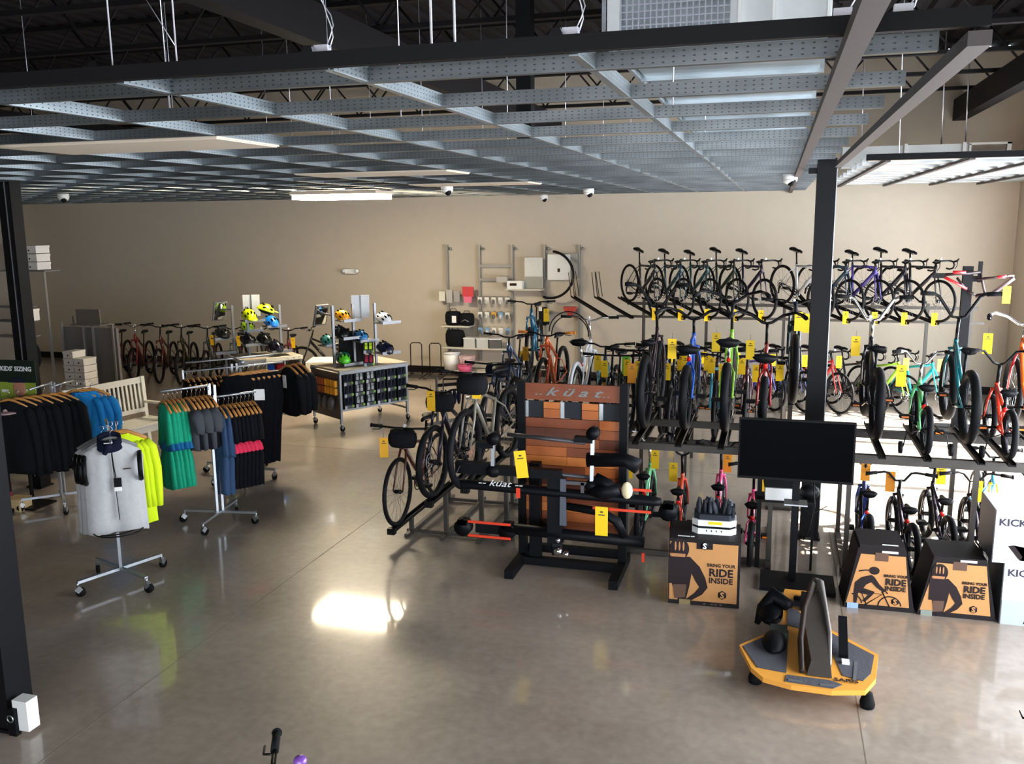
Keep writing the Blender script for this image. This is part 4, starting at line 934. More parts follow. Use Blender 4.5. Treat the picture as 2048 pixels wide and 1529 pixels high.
# ================================================================ bench
m_bw = M('white_painted_wood', (232, 228, 216), 0.45, 0, 0.03)
t = thing('bench', 'white slatted wooden bench behind the blue shirts', 'bench', (-8.95, 9.55, 0), math.radians(78))
W_ = 1.25
for x_ in (0.0, W_):
    MB().bar((x_, 0.0, 0), (x_, 0.06, 1.00), 0.055, 0.055, (1, 0, 0)).build('rear_post', m_bw, t); MB().bar((x_, -0.52, 0), (x_, -0.52, 0.62), 0.05, 0.05, (1, 0, 0)).build('front_leg', m_bw, t)
    MB().box((x_, -0.25, 0.635), (0.07, 0.60, 0.03)).build('armrest', m_bw, t); MB().bar((x_, -0.5, 0.36), (x_, 0, 0.36), 0.03, 0.07).build('side_rail', m_bw, t)
MB().bar((0, 0.055, 0.95), (W_, 0.055, 0.95), 0.03, 0.085).build('top_rail', m_bw, t); MB().bar((0, 0.02, 0.52), (W_, 0.02, 0.52), 0.03, 0.06).build('lower_rail', m_bw, t)
sl_ = MB().bar((0, 0.02, 0.54), (0, 0.052, 0.92), 0.03, 0.015, (0, 1, 0)).mesh('back_slat', m_bw)
for i in range(17): put('back_slat', sl_, t, loc=(0.07+i*0.0695, 0, 0))
ss_ = MB().bar((0, 0, 0), (W_, 0, 0), 0.075, 0.022).mesh('seat_slat', m_bw)
for i in range(6): put('seat_slat', ss_, t, loc=(0, -0.52+i*0.088, 0.42))
MB().bar((0, -0.52, 0.36), (W_, -0.52, 0.36), 0.03, 0.08).bar((0, 0, 0.36), (W_, 0, 0.36), 0.03, 0.08).build('apron', m_bw, t)

# ================================================================ kids sizing poster stand and shelving at far left
t = thing('poster', 'kids sizing poster with a child in a dark cap beside the far left column', 'poster', (-8.09, 7.95, 0), 0.05)
MB().box((0, 0, 1.42), (0.50, 0.012, 0.52)).build('panel', M('dark_green_print', (30, 42, 34), 0.6), t)
MB().box((0.0, -0.008, 1.30), (0.48, 0.004, 0.26)).build('lime_print', M('lime_print', (150, 170, 60), 0.6), t)
MB().box((-0.17, -0.011, 1.33), (0.09, 0.003, 0.03)).build('text_patch', c_white, t); MB().box((-0.17, -0.011, 1.22), (0.10, 0.003, 0.03)).build('text_patch', c_white, t)
MB().blob((0.02, -0.010, 1.37), (0.085, 0.006, 0.11), 14, 8).build('printed_face', M('printed_skin', (196, 138, 112), 0.6), t)
MB().blob((0.01, -0.016, 1.43), (0.11, 0.006, 0.06), 14, 5, z0=0).box((-0.05, -0.014, 1.435), (0.13, 0.004, 0.018)).build('printed_cap', M('printed_navy', (30, 34, 52), 0.6), t)
MB().blob((0.06, -0.012, 1.20), (0.16, 0.006, 0.08), 12, 5, z0=0).build('printed_shirt', M('printed_check', (92, 92, 116), 0.6), t)
text('lettering', "KIDS' SIZING", 0.072, TR(0, -0.012, 1.56) @ FRONT, c_white, t, align='CENTER', bold=0.002)
MB().bar((0, 0.03, 0), (0, 0.03, 1.2), 0.04, 0.02, (1, 0, 0)).build('stand', m_black, t); MB().box((0, 0.0, 0.01), (0.4, 0.35, 0.02)).build('base', m_black, t)
# brochure rack with small goods underneath
t = thing('brochure_rack', 'tall rack of small brightly printed packets under the kids poster', 'display rack', (-8.32, 7.62, 0), 0.15)
MB().box((0, 0.05, 0.72), (0.46, 0.03, 0.98)).build('back_panel', m_black, t); MB().box((0, 0.03, 0.02), (0.5, 0.4, 0.04)).build('base', m_black, t)
MB().bar((0, 0.07, 0.0), (0, 0.07, 1.2), 0.05, 0.03, (1, 0, 0)).build('stand', m_black, t)
rc = [(190, 150, 150), (120, 140, 60), (226, 226, 220), (170, 60, 50), (90, 80, 70), (225, 200, 150), (150, 110, 90), (60, 60, 64)]
rnd = random.Random(3)
for r_ in range(7):
    for c_ in range(4):
        col = rc[rnd.randrange(len(rc))]
        p_ = MB().box((-0.17+0.115*c_, 0.0-0.01*(r_ % 2), 0.33+0.125*r_), (0.10, 0.035, 0.10)).build('packet', M('packet_%d' % col[0], col, 0.6), t)
# hats / hanging cap
t = tag(MB().blob((0, 0, 0), (0.13, 0.15, 0.12), 14, 6, z0=0).blob((0.05, -0.14, 0.0), (0.10, 0.10, 0.02), 12, 3, z0=0).build('cap', cloth('dusty_pink_cloth', (196, 160, 160))), 'dusty pink peaked cap under the kids sizing poster', 'cap')
t.location = (-7.95, 7.72, 1.16)
t = thing('shoe_box', 'crimson box on the floor under the black jackets', 'box', (-8.45, 7.75, 0), 0.2)
MB().box((0, 0, 0.12), (0.36, 0.25, 0.24)).build('carton', M('crimson_card', (150, 40, 60), 0.7), t); MB().box((0, 0, 0.25), (0.37, 0.26, 0.03)).build('lid', M('brick_card', (150, 70, 55), 0.7), t)
t = thing('shoe_box', 'small tan box on the floor beside the crimson box', 'box', (-8.12, 7.80, 0), 0.1)
MB().box((0, 0, 0.06), (0.20, 0.2, 0.12)).build('carton', M('tan_card', (190, 165, 120), 0.7), t); MB().box((0, 0, 0.125), (0.205, 0.205, 0.02)).build('lid', M('tan_card', (190, 165, 120), 0.7), t)

# shoe wall stub beyond the far left column
m_wbox = M('white_shoe_carton', (226, 222, 216), 0.7, 0, 0.03)
wl = struct(MB().box((-9.62, 11.1, 1.6), (0.9, 0.14, 3.2)).build('wall_partition', m_wall)) if False else None
def shoebox(x, y, z, label, grp, rz=0.0, s=(0.34, 0.30, 0.13)):
    t = thing('shoe_box', label, 'box', (x, y, z), rz, group=grp)
    MB().box((0, 0, s[2]/2), (s[0], s[1], s[2]-0.01)).build('carton', m_wbox, t); MB().box((0, 0, s[2]-0.02), (s[0]+0.012, s[1]+0.012, 0.038)).build('lid', m_wbox, t)
    MB().disc((0, -s[1]/2-0.002, s[2]*0.42), 0.014, 0.006, 'Y', 8).build('finger_hole', m_print, t)
    return t
# grey pivoting fixture
t = thing('display_fixture', 'grey slatwall shoe fixture with a tilted sign holder on top, far left', 'display fixture', (-11.75, 13.1, 0), 0.0)
m_fix = M('grey_slatwall', (120, 116, 116), 0.6, 0.1)
MB().box((-0.12, 0.3, 0.68), (1.15, 0.06, 1.30)).build('back_panel', m_fix, t)
for x_ in (-0.68, -0.2, 0.0, 0.42): MB().bar((x_, 0.22, 0), (x_, 0.22, 1.42), 0.035, 0.035, (1, 0, 0)).build('upright', m_steel, t)
MB().box((-0.1, 0.1, 0.02), (1.2, 0.6, 0.04)).build('base', m_fix, t); MB().box((0.12, 0.05, 1.42), (0.62, 0.3, 0.02)).build('top_shelf', m_fix, t)
MB().box((0.12, 0.0, 1.56), (0.50, 0.02, 0.26)).build('sign_panel', M('warm_grey_sign', (112, 104, 96), 0.7), t)
for c_, n_ in ((0, 8), (1, 7)):
    for k in range(n_):
        shoebox(-11.66+0.215*c_, 12.72, 0.04+0.122*k, 'white shoe box in the two tall stacks under the tilted sign, far left', 'white shoe boxes on the grey fixture', s=(0.20, 0.30, 0.12))
m_shb = m_wbox
t = thing('wall_shelf', 'grey bracket shelf high on left, carrying six white shoe boxes', 'shelf', (-12.45, 12.75, 2.40), 0.0)
MB().box((0, 0, -0.015), (0.95, 0.35, 0.02)).build('shelf_board', m_fix, t); MB().bar((0.14, 0.16, -2.40), (0.14, 0.16, 0.0), 0.04, 0.03, (1, 0, 0)).build('upright', m_steel, t); MB().bar((-0.3, 0.16, -2.40), (-0.3, 0.16, 0.0), 0.04, 0.03, (1, 0, 0)).build('upright', m_steel, t)
for c_ in range(2):
    for k in range(3): shoebox(-12.57+0.31*c_-0.02, 12.74, 2.40+0.14*k, 'white shoe box on the high shelf beside the far left column', 'white shoe boxes on the high shelf', s=(0.30, 0.30, 0.135))
# beige pier beyond the far left column, with shoe shelves
struct(MB().box((-13.25, 12.9, 1.9), (0.9, 0.3, 3.8)).build('trim_1', m_wall))
def shoe(x, y, z, rz, rgb, label, rgb2=(235, 235, 235)):
    t = thing('shoe', label, 'shoe', (x, y, z), rz)
    vs = []; 
    MB().blob((0.02, 0, 0.03), (0.14, 0.045, 0.035), 14, 4, z0=-0.5).build('sole', M('sole_white', (235, 232, 228), 0.6), t)
    MB().blob((0.0, 0, 0.045), (0.13, 0.042, 0.045), 14, 5, z0=0).blob((-0.07, 0, 0.07), (0.055, 0.040, 0.065), 12, 5, z0=-0.4).build('upper', M('shoe_%d_%d' % (rgb[0], rgb[2]), rgb, 0.6), t)
    MB().tube([(0.0, -0.02, 0.088), (0.03, 0.02, 0.085), (0.05, -0.02, 0.078), (0.07, 0.015, 0.07)], 0.004, 4).build('laces', M('shoe_lace_%d' % rgb2[0], rgb2, 0.7), t)
shelfs = [(1.82, 'grey shelf with a red and white shoe, right of far left column'), (1.58, 'grey shelf with a white box, right of far left column'), (1.32, 'grey shelf with a blue shoe, right of far left column')]
for z_, lb in shelfs:
    s_ = thing('wall_shelf', lb, 'shelf', (-12.2, 12.2, z_), 0); MB().box((-0.15, 0, -0.01), (0.75, 0.28, 0.02)).build('shelf_board', m_fix, s_); MB().bar((-0.1, 0.12, -z_), (-0.1, 0.12, 0), 0.03, 0.03, (1, 0, 0)).build('upright', m_steel, s_)
shoe(-12.12, 12.15, 1.82, 0.1, (214, 36, 48), 'red shoe with white panel on the shelf right of far left column')
shoe(-12.14, 12.15, 1.32, -0.2, (20, 120, 210), 'bright blue shoe on the lowest shelf right of far left column')
shoebox(-12.05, 12.18, 1.58, 'single off-white shoe box on the shelf below the red shoe', None, s=(0.30, 0.22, 0.20))
t = thing('backpack', 'black backpack hanging on the grey fixture near the far left column', 'backpack', (-11.95, 12.1, 0.78))
MB().blob((0, 0, 0.22), (0.16, 0.11, 0.26), 14, 8).build('pack_body', c_blackj, t); MB().tube([(-0.1, -0.1, 0.42), (-0.13, -0.14, 0.2), (-0.1, -0.1, 0.0)], 0.016, 5).build('strap', c_blackj, t); MB().tube([(0.1, -0.1, 0.42), (0.13, -0.14, 0.2), (0.1, -0.1, 0.0)], 0.016, 5).build('strap', c_blackj, t)

# ================================================================ helmet tables
m_tabtop = M('grey_beige_tabletop', (168, 158, 140), 0.45, 0, 0.06); m_fr = M('grey_metal_frame', (128, 130, 134), 0.4, 0.5)
def display_table(label, K, ang, L, Dp, h):
    t = thing('display_table', label, 'display table', (K[0], K[1], 0), ang)
    MB().box((L/2, Dp/2, h-0.015), (L, Dp, 0.03)).build('tabletop', m_tabtop, t)
    MB().bar((0, 0.0, h-0.045), (L, 0.0, h-0.045), 0.03, 0.05).bar((0, Dp, h-0.045), (L, Dp, h-0.045), 0.03, 0.05).build('top_rail', m_fr, t)
    for x_ in (0.02, L-0.02):
        for y_ in (0.02, Dp-0.02):
            MB().bar((x_, y_, 0.12), (x_, y_, h-0.03), 0.035, 0.035, (1, 0, 0)).build('leg', m_fr, t); caster(t, x_, y_, 0.4)
    MB().bar((0, 0, 0.33), (L, 0, 0.33), 0.025, 0.03).build('bottom_rail', m_fr, t)
    MB().bar((0.02, 0, 0.20), (0.02, Dp, 0.20), 0.025, 0.025).build('bottom_rail', m_fr, t); MB().bar((L-0.02, 0, 0.20), (L-0.02, Dp, 0.20), 0.025, 0.025).build('bottom_rail', m_fr, t)
    return t
K1 = (-6.28, 12.12); A1 = math.radians(58)
def TL(K, A, u, v, z=0.0): return (K[0]+cos(A)*u-sin(A)*v, K[1]+sin(A)*u+cos(A)*v, z)
tb1 = display_table('grey display table on wheels with a panel of glove packets, under the right helmet tower', K1, A1, 1.26, 0.86, 0.95)
MB().box((0.63, 0.03, 0.61), (1.20, 0.02, 0.56)).build('slat_panel', M('near_black_panel', (18, 20, 28), 0.7), tb1)
m_pk = M('packet_black', (20, 22, 30), 0.4); m_tagw = M('packet_tag', (190, 192, 200), 0.6); m_tagg = M('packet_green_tag', (140, 185, 90), 0.6)
m_glg = M('pale_glove', (180, 186, 190), 0.8); m_glb = M('dark_glove', (24, 28, 46), 0.8); m_gll = M('lime_glove', (190, 235, 20), 0.7); m_glp = M('crimson_glove', (180, 26, 66), 0.7); m_hdr = M('packet_header', (62, 66, 74), 0.5)
def glove_pack(loc, rz, mat, label, grp):
    t = thing('glove_packet', label, 'gloves', loc, rz, group=grp)
    MB().box((0, -0.005, -0.085), (0.15, 0.010, 0.17)).build('backing_card', m_pk, t)
    MB().box((0, -0.013, -0.15), (0.15, 0.006, 0.045)).build('header', m_hdr, t)
    g = MB()
    for k in (-1, 1):
        for q in range(3): g.tube([(k*0.034+(q-1)*0.014, -0.014, -0.01), (k*0.034+(q-1)*0.012, -0.016, -0.065)], 0.0065, 5)
        g.box((k*0.034, -0.014, -0.085), (0.042, 0.014, 0.05))
    g.build('glove', mat, t)
    MB().box((-0.055, -0.02, -0.155), (0.04, 0.004, 0.05)).build('price_label', m_tagw, t); MB().disc((0.065, -0.02, -0.145), 0.024, 0.004, 'Y', 10).build('green_label', m_tagg, t)
for r_ in range(3):
    for c_ in range(6):
        mt_ = m_glg if c_ in (1, 2) else m_glb
        nm_ = 'packet of striped grey gloves in the two pale columns of the table panel' if c_ in (1, 2) else ('packet of navy gloves in leftmost column of the table panel' if c_ == 0 else 'packet of dark gloves in the right half of the table panel')
        glove_pack(TL(K1, A1, 0.14+0.197*c_, -0.005, 0.885-0.18*r_), A1, mt_, nm_, nm_.replace('packet', 'packets', 1))
# left side of table: orange and yellow packs
side = A1+pi/2
for k in range(9):
    m_o = M('burnt_orange_pack', (170, 84, 40), 0.6) if k < 5 else M('golden_pack', (235, 165, 30), 0.6)
    u_ = 0.08+0.085*(8-k)
    for r_ in range(2):
        p_ = TL(K1, A1, -0.03, u_, 0.74-0.12*r_)
        o = MB().box((0, 0, 0), (0.05, 0.06, 0.10)).build('small_pack', m_o); o.location = p_; o.rotation_euler = (0, 0, A1)
        tag(o, 'golden yellow small pack on the left end of the glove table' if k >= 5 else 'burnt orange small pack on the left end of the glove table', 'packet', 'golden packs on table end' if k >= 5 else 'orange packs on table end')
MB().box((0.0, 0.43, 0.55), (0.02, 0.80, 0.7)).build('end_panel', M('brown_mesh_panel', (74, 62, 54), 0.6), tb1)
for k in range(4):
    o = MB().blob((0, 0, 0), (0.06, 0.08, 0.11), 10, 6).build('water_bottle_pack', M('smoky_grey_goods', (70, 66, 66), 0.5)); o.location = TL(K1, A1, -0.07, 0.14+0.17*k, 0.44); tag(o, 'dark small bag hanging low on the left end of the glove table', 'bag', 'dark bags on table end')

def helmet(loc, rz, rgb, label, rgb2=None, tilt=0.35, visor=False, s=1.0, dark=(14, 14, 16)):
    t = thing('helmet', label, 'helmet', loc, rot=(0, tilt, rz)); t.scale = (s, s, s)
    P = M('helmet_%d_%d_%d' % tuple(rgb), rgb, 0.3, 0, 0.03, coat=0.4)
    MB().blob((0, 0, 0.03), (0.145, 0.105, 0.125), 20, 8, z0=0.0, fn=lambda p: (p.x*(1+0.12*(p.x < 0)), p.y, p.z*(1-0.12*abs(p.x)))).build('shell', P, t)
    MB().blob((0, 0, 0.035), (0.135, 0.096, -0.05), 16, 3, z0=0.0).build('liner', M('helmet_liner', dark, 0.8), t)
    v = 0
    for yy, zz, ln in ((0.0, 0.125, 0.16), (-0.05, 0.105, 0.15), (0.05, 0.105, 0.15), (-0.085, 0.06, 0.13), (0.085, 0.06, 0.13)):
        for q in (-1, 1):
            p0 = Vector((q*ln*0.42, yy, zz+0.03-abs(q*ln*0.42)*0.22))
            MB().blob(p0, (0.038, 0.010, 0.018), 8, 4).build('vent', M('vent_dark', (14, 14, 16), 0.8), t); v += 1
    if rgb2: MB().blob((0.05, 0, 0.035), (0.105, 0.090, 0.110), 16, 6, z0=0.1).build('front_panel', M('helmet2_%d_%d_%d' % tuple(rgb2), rgb2, 0.3, coat=0.4), t)
    if visor: MB().blob((0.15, 0, 0.06), (0.07, 0.075, 0.02), 12, 3, z0=0).build('visor', P, t)
    return t
def tower(label, K, A, posts, top, shelves, mirror, panel, base_z=0.95):
    t = thing('helmet_tower', label, 'display stand', (K[0], K[1], base_z), A)
    inv = Matrix.Rotation(-A, 3, 'Z')
    def L_(p): return inv @ (Vector(p)-Vector((K[0], K[1], base_z)))
    for (px_, py_) in posts:
        q = L_((px_, py_, base_z)); MB().bar((q.x, q.y, 0), (q.x, q.y, top-base_z), 0.036, 0.036, (1, 0, 0)).build('post', m_fr, t)
    for p_ in shelves:
        q = L_(p_)
        MB().box((q.x, q.y, q.z-0.01), (0.34, 0.26, 0.016)).build('shelf', m_fix, t); MB().box((q.x, q.y-0.135, q.z-0.002), (0.34, 0.012, 0.045)).build('price_rail', m_fr, t)
        near = min((L_((a, b, 0)) for a, b in posts), key=lambda w_: (w_.x-q.x)**2+(w_.y-q.y)**2)
        if (near-Vector((q.x, q.y, near.z))).length > 0.12: MB().bar((near.x, near.y, q.z-0.03), (q.x, q.y, q.z-0.03), 0.03, 0.02).build('bracket', m_fr, t)
    q = L_(mirror); near = min((L_((a, b, 0)) for a, b in posts), key=lambda w_: (w_.x-q.x)**2+(w_.y-q.y)**2)
    mo = MB().box((0, 0, 0), (0.03, 0.24, 0.34)).mesh('mirror', m_fr); mo = put('mirror', mo, t, loc=tuple(q), rot=(0.0, 0.3, -0.45-A))
    MB().box((0.018, 0, 0), (0.004, 0.20, 0.30)).build('glass', M('mirror_glass', (210, 215, 220), 0.05, 1.0, 0), mo); MB().box((-0.018, 0, 0), (0.004, 0.20, 0.30)).build('glass', M('mirror_glass', (210, 215, 220), 0.05, 1.0, 0), mo)
    MB().bar((q.x, q.y, q.z+0.03), (near.x, near.y, q.z+0.03), 0.02, 0.02).build('mirror_arm', m_fr, t)
    q = L_(panel)
    pn = put('sign_panel', MB().box((0, 0, 0), (0.28, 0.012, 0.36)).mesh('sign_panel', M('pale_sign_acrylic', (215, 218, 220), 0.3)), t, loc=tuple(q), rot=(0, 0, -0.5))
    MB().box((0, -0.01, 0), (0.02, 0.006, 0.36)).build('divider', m_fr, pn)
    return t
P1 = [(-6.52, 12.45), (-6.35, 12.80), (-6.06, 12.98)]
tower('right helmet tower of grey posts and small shelves, with an orange helmet', (-6.35, 12.75), A1, P1, 1.90,
      [(-6.38, 12.72, 1.66), (-6.38, 12.68, 1.39), (-6.70, 12.72, 1.26), (-6.18, 12.85, 1.33), (-6.36, 12.62, 0.99), (-5.82, 12.90, 1.62), (-5.82, 12.86, 1.15)], (-6.88, 12.75, 1.72), (-6.26, 12.9, 1.85))
helmet((-6.50, 12.72, 1.66), -0.5, (250, 165, 30), 'orange helmet with dark vents on top of the right tower')
helmet((-6.50, 12.64, 1.40), -0.4, (22, 22, 24), 'black helmet with a white top badge, under the orange helmet', s=1.08)
helmet((-6.76, 12.70, 1.26), -0.5, (60, 134, 128), 'muted teal helmet on the left shelf of the right tower')
helmet((-6.24, 12.82, 1.34), -0.5, (46, 128, 190), 'sky blue helmet in the centre of the right tower', s=0.95)
helmet((-6.42, 12.55, 1.02), -0.9, (16, 110, 84), 'green to lime shiny aero helmet on the lowest shelf', rgb2=(90, 220, 40), s=1.1)
helmet((-5.86, 12.86, 1.62), -0.4, (222, 224, 226), 'white helmet with grey vents on the right arm of the right tower')
helmet((-5.84, 12.82, 1.15), -0.4, (22, 28, 60), 'navy blue round helmet on the lower right arm of right tower', s=1.08)
for z_, mt_, lb in ((1.33, m_gll, 'packet of lime yellow gloves hanging on right helmet tower'), (1.13, m_glp, 'packet of crimson gloves hanging on right helmet tower')):
    glove_pack((-6.02, 12.62, z_), 0.5, mt_, lb, None)
MB().box((0, 0, 0), (0.46, 0.02, 0.55)).build('black_backdrop', m_blackp, bpy.data.objects['helmet_tower'], loc=(0.02, 0.05, 0.25))
# second table and tower
K2 = (-8.25, 12.50)
tb2 = display_table('white-edged shelf table under the left helmet tower', K2, math.radians(50), 1.05, 0.8, 0.98)
m_cream = M('cream_edge', (236, 230, 214), 0.5)
for k, z_ in enumerate((0.95, 0.74, 0.52, 0.30)):
    MB().box((0.75, -0.02, z_), (0.62, 0.03, 0.06)).build('shelf_edge', m_cream if k in (0, 3) else M('warm_grey_edge', (170, 158, 145), 0.6), tb2); MB().box((0.75, 0.3, z_), (0.62, 0.6, 0.015)).build('shelf_board', m_tabtop, tb2)
for x_ in (0.45, 1.04): MB().box((x_, 0.3, 0.6), (0.02, 0.6, 0.72)).build('side_panel', m_tabtop, tb2)
goods = [(0.55, 0.80, (20, 80, 180), 'royal blue folded shirt on the top cubby of the shelf table'), (0.72, 0.80, (180, 30, 40), 'red folded shirt on the top cubby of the shelf table'), (0.90, 0.80, (60, 50, 45), 'dark folded shirt on the top cubby of the shelf table'), (0.58, 0.58, (120, 110, 105), 'taupe folded cloth on the middle cubby of the shelf table'), (0.85, 0.58, (200, 195, 190), 'pale folded cloth on the middle cubby of the shelf table'), (0.60, 0.36, (22, 20, 22), 'black folded shirt on the lower cubby of the shelf table')]
for u_, z_, c_, lb in goods:
    o = MB().blob((0, 0, 0), (0.085, 0.12, 0.11), 12, 5, z0=0).build('folded_shirt', cloth('folded_%d_%d' % (c_[0], c_[2]), c_)); o.location = TL(K2, math.radians(50), u_, 0.14, z_-0.045); tag(o, lb, 'shirt')
P2 = [(-8.78, 13.2), (-8.40, 13.05), (-8.03, 13.45)]
tower('left helmet tower of grey posts, with lime and blue helmets', (-8.4, 13.1), math.radians(50), P2, 1.80,
      [(-8.30, 13.05, 1.58), (-8.02, 13.25, 1.47), (-8.28, 13.0, 1.19), (-8.92, 13.1, 1.26), (-8.92, 13.1, 1.02), (-7.92, 13.2, 1.06), (-8.5, 13.3, 1.38)], (-9.02, 13.2, 1.70), (-8.56, 13.45, 1.78), base_z=0.98)
helmet((-8.34, 13.0, 1.60), -0.6, (215, 240, 20), 'fluorescent lime helmet, front one on top of the left tower', visor=True, s=1.1)
helmet((-8.18, 13.25, 1.68), 0.8, (225, 245, 40), 'fluorescent lime helmet, rear one on top of the left tower', visor=True)
helmet((-8.56, 13.28, 1.39), -0.6, (170, 220, 20), 'yellow green helmet on the middle left of the left tower')
helmet((-8.06, 13.2, 1.48), -0.4, (24, 124, 225), 'bright blue helmet on the right shelf of left tower', s=1.08)
helmet((-8.92, 13.08, 1.28), -0.5, (34, 34, 34), 'matt black helmet on the leftmost shelf of left tower', s=1.1)
helmet((-8.36, 12.95, 1.20), -0.4, (26, 28, 34), 'black helmet on the centre shelf of left tower', s=1.08)
helmet((-8.12, 13.05, 1.21), -0.4, (20, 20, 22), 'second black helmet, right of the centre one on left tower')
helmet((-7.96, 13.15, 1.07), -0.4, (24, 24, 40), 'black blue helmet on the lowest right shelf of left tower', s=1.08)
# white case behind
t = thing('storage_case', 'white chamfered storage case behind the helmet tables', 'case', (-7.35, 14.2, 0), 0.3)
MB().prism([(-0.5, -0.3), (0.35, -0.3), (0.5, -0.1), (0.5, 0.3), (-0.5, 0.3)], 0.0, 0.72).build('case_body', m_cream, t); MB().prism([(-0.52, -0.32), (0.36, -0.32), (0.52, -0.11), (0.52, 0.32), (-0.52, 0.32)], 0.60, 0.78).build('lid', m_cream, t)
# ================================================================ wooden display stand with hitch racks
t = thing('display_stand', 'wooden slatted display stand with black steel frame and grey lettering', 'display stand', (-1.72, 7.78, 0), 0.0)
m_pl = [M('plank_%d' % i, c, 0.5, 0, 0.32, 7) for i, c in enumerate([(128, 62, 28), (176, 94, 38), (96, 48, 28), (196, 112, 46), (142, 74, 34)])]
m_fr2 = M('black_powder_coat', (12, 13, 17), 0.55, 0.1)
for s_ in (-1, 1):
    MB().box((s_*0.47, 0, 0.86), (0.07, 0.09, 1.72)).build('upright', m_fr2, t)
    MB().bar((s_*0.47, 0.22, 0.04), (s_*0.47, -0.50, 0.04), 0.08, 0.08).build('foot', m_fr2, t)
MB().box((0, -0.12, 0.05), (0.9, 0.07, 0.07)).build('base_rail', m_fr2, t); MB().box((0, 0.12, 0.09), (0.9, 0.07, 0.07)).build('base_rail', m_fr2, t)
MB().box((-0.33, -0.07, 0.50), (0.10, 0.09, 0.95)).build('inner_post', m_fr2, t)
# planks, top header to bottom
MB().box((0, 0.0, 1.625), (0.87, 0.03, 0.15)).build('header_board', m_pl[0], t)
z = 1.545
for s_, x_ in ((0, -0.35), (1, 0.0), (2, 0.35)):
    MB().box((x_, 0.01, 1.46), (0.17, 0.02, 0.15)).build('dark_panel', M('slate_panel', (44, 46, 50), 0.6), t)
for x_ in (-0.435, -0.10, 0.255): MB().box((x_+0.01, -0.002, 1.46), (0.035, 0.02, 0.15)).build('steel_strip', m_steel, t)
for x_ in (-0.19, 0.165):
    MB().box((x_, 0.0, 1.50), (0.15, 0.02, 0.06)).build('plank', m_pl[3], t); MB().box((x_, 0.0, 1.425), (0.15, 0.02, 0.08)).build('plank', m_pl[1], t)
rnd = random.Random(5); zz = 1.38
for i in range(13):
    h = 0.088
    split = rnd.choice([-0.05, 0.12, 0.25])
    MB().box(((-0.435+split)/2, 0.0, zz-h/2), (split+0.435-0.002, 0.024+0.004*rnd.random(), h-0.004)).build('plank', m_pl[(i*2) % 5], t)
    MB().box(((0.435+split)/2, 0.0, zz-h/2), (0.435-split-0.002, 0.024+0.004*rnd.random(), h-0.004)).build('plank', m_pl[(i*3+1) % 5], t)
    zz -= h
m_let = M('grey_lettering', (128, 128, 126), 0.6)
text('lettering', "k ü a t", 0.105, TR(0.0, -0.018, 1.595) @ FRONT, m_let, t, shear=0.45, bold=0.002, align='CENTER', sx=1.85)
for x_ in (-0.33, -0.29, 0.29, 0.33): MB().box((x_, -0.018, 1.60), (0.022, 0.004, 0.008)).build('lettering_dash', m_let, t)

# upper and lower hitch bike racks on the stand
m_hr = M('black_carrier_metal', (13, 14, 18), 0.5, 0.1); m_org = M('orange_stripe', (225, 62, 28), 0.4)
def yellow_label(parent, p, rz=0.0, tilt=0.0, s=1.0):
    o = hang_tag(parent, p, -pi/2+rz, (250, 210, 12), s); o.rotation_euler = (tilt, 0, -pi/2+rz); return o
hr = thing('bike_carrier', 'black two-arm hitch bike carrier with silver arms and orange straps on the wooden stand', 'bike carrier', (-1.72, 7.38, 0))
# centre spine folded up
MB().box((-0.06, 0, 0.66), (0.13, 0.10, 0.62)).build('spine', m_hr, hr); MB().box((0.02, -0.055, 0.74), (0.06, 0.02, 0.42), taper=0.8).build('spine_plate', M('steel_blue_plate', (88, 92, 104), 0.4, 0.5), hr)
MB().bar((-0.25, 0.30, 0.42), (-0.06, 0.05, 0.42), 0.06, 0.06).bar((-0.06, 0.02, 0.36), (-0.04, -0.02, 0.24), 0.09, 0.05).build('hitch_tongue', m_hr, hr)
# upper tray
up_ = MB(); up_.tube([(-0.95, -0.02, 0.83), (-0.90, -0.02, 0.83), (0.80, -0.02, 0.80), (0.86, -0.02, 0.80)], [0.045, 0.055, 0.055, 0.04], 10, flat=0.8)
up_.build('upper_tray', m_hr, hr)
text('lettering', "-- küat --", 0.085, TR(-0.55, -0.085, 0.85) @ Matrix.Rotation(0.9, 4, 'X'), c_white, hr, shear=0.3, align='CENTER', sx=1.35)
MB().box((-0.38, -0.075, 0.80), (0.035, 0.012, 0.09)).build('orange_mark', m_org, hr)
# lower tray with wheel cradles
MB().tube([(-0.52, 0.0, 0.44), (0.72, 0.0, 0.42)], 0.055, 10, flat=0.9).build('lower_tray', m_hr, hr)
for x_, z_ in ((-0.92, 0.42), (-0.50, 0.42), (0.55, 0.84), (0.92, 0.72)):
    MB().disc((x_, 0, z_), 0.080, 0.09, 'Y', 12).box((x_, 0, z_+0.05), (0.09, 0.09, 0.05)).build('wheel_cradle', m_hr, hr)
for x0, x1, z_ in ((-0.86, -0.46, 0.49), (-0.86, -0.46, 0.36), (0.28, 0.78, 0.90), (0.28, 0.78, 0.71)):
    MB().bar((x0, -0.05, z_), (x1, -0.05, z_), 0.01, 0.022).build('strap', m_org, hr)
MB().box((-0.66, 0.02, 0.42), (0.30, 0.03, 0.10)).build('cradle_link', m_hr, hr)
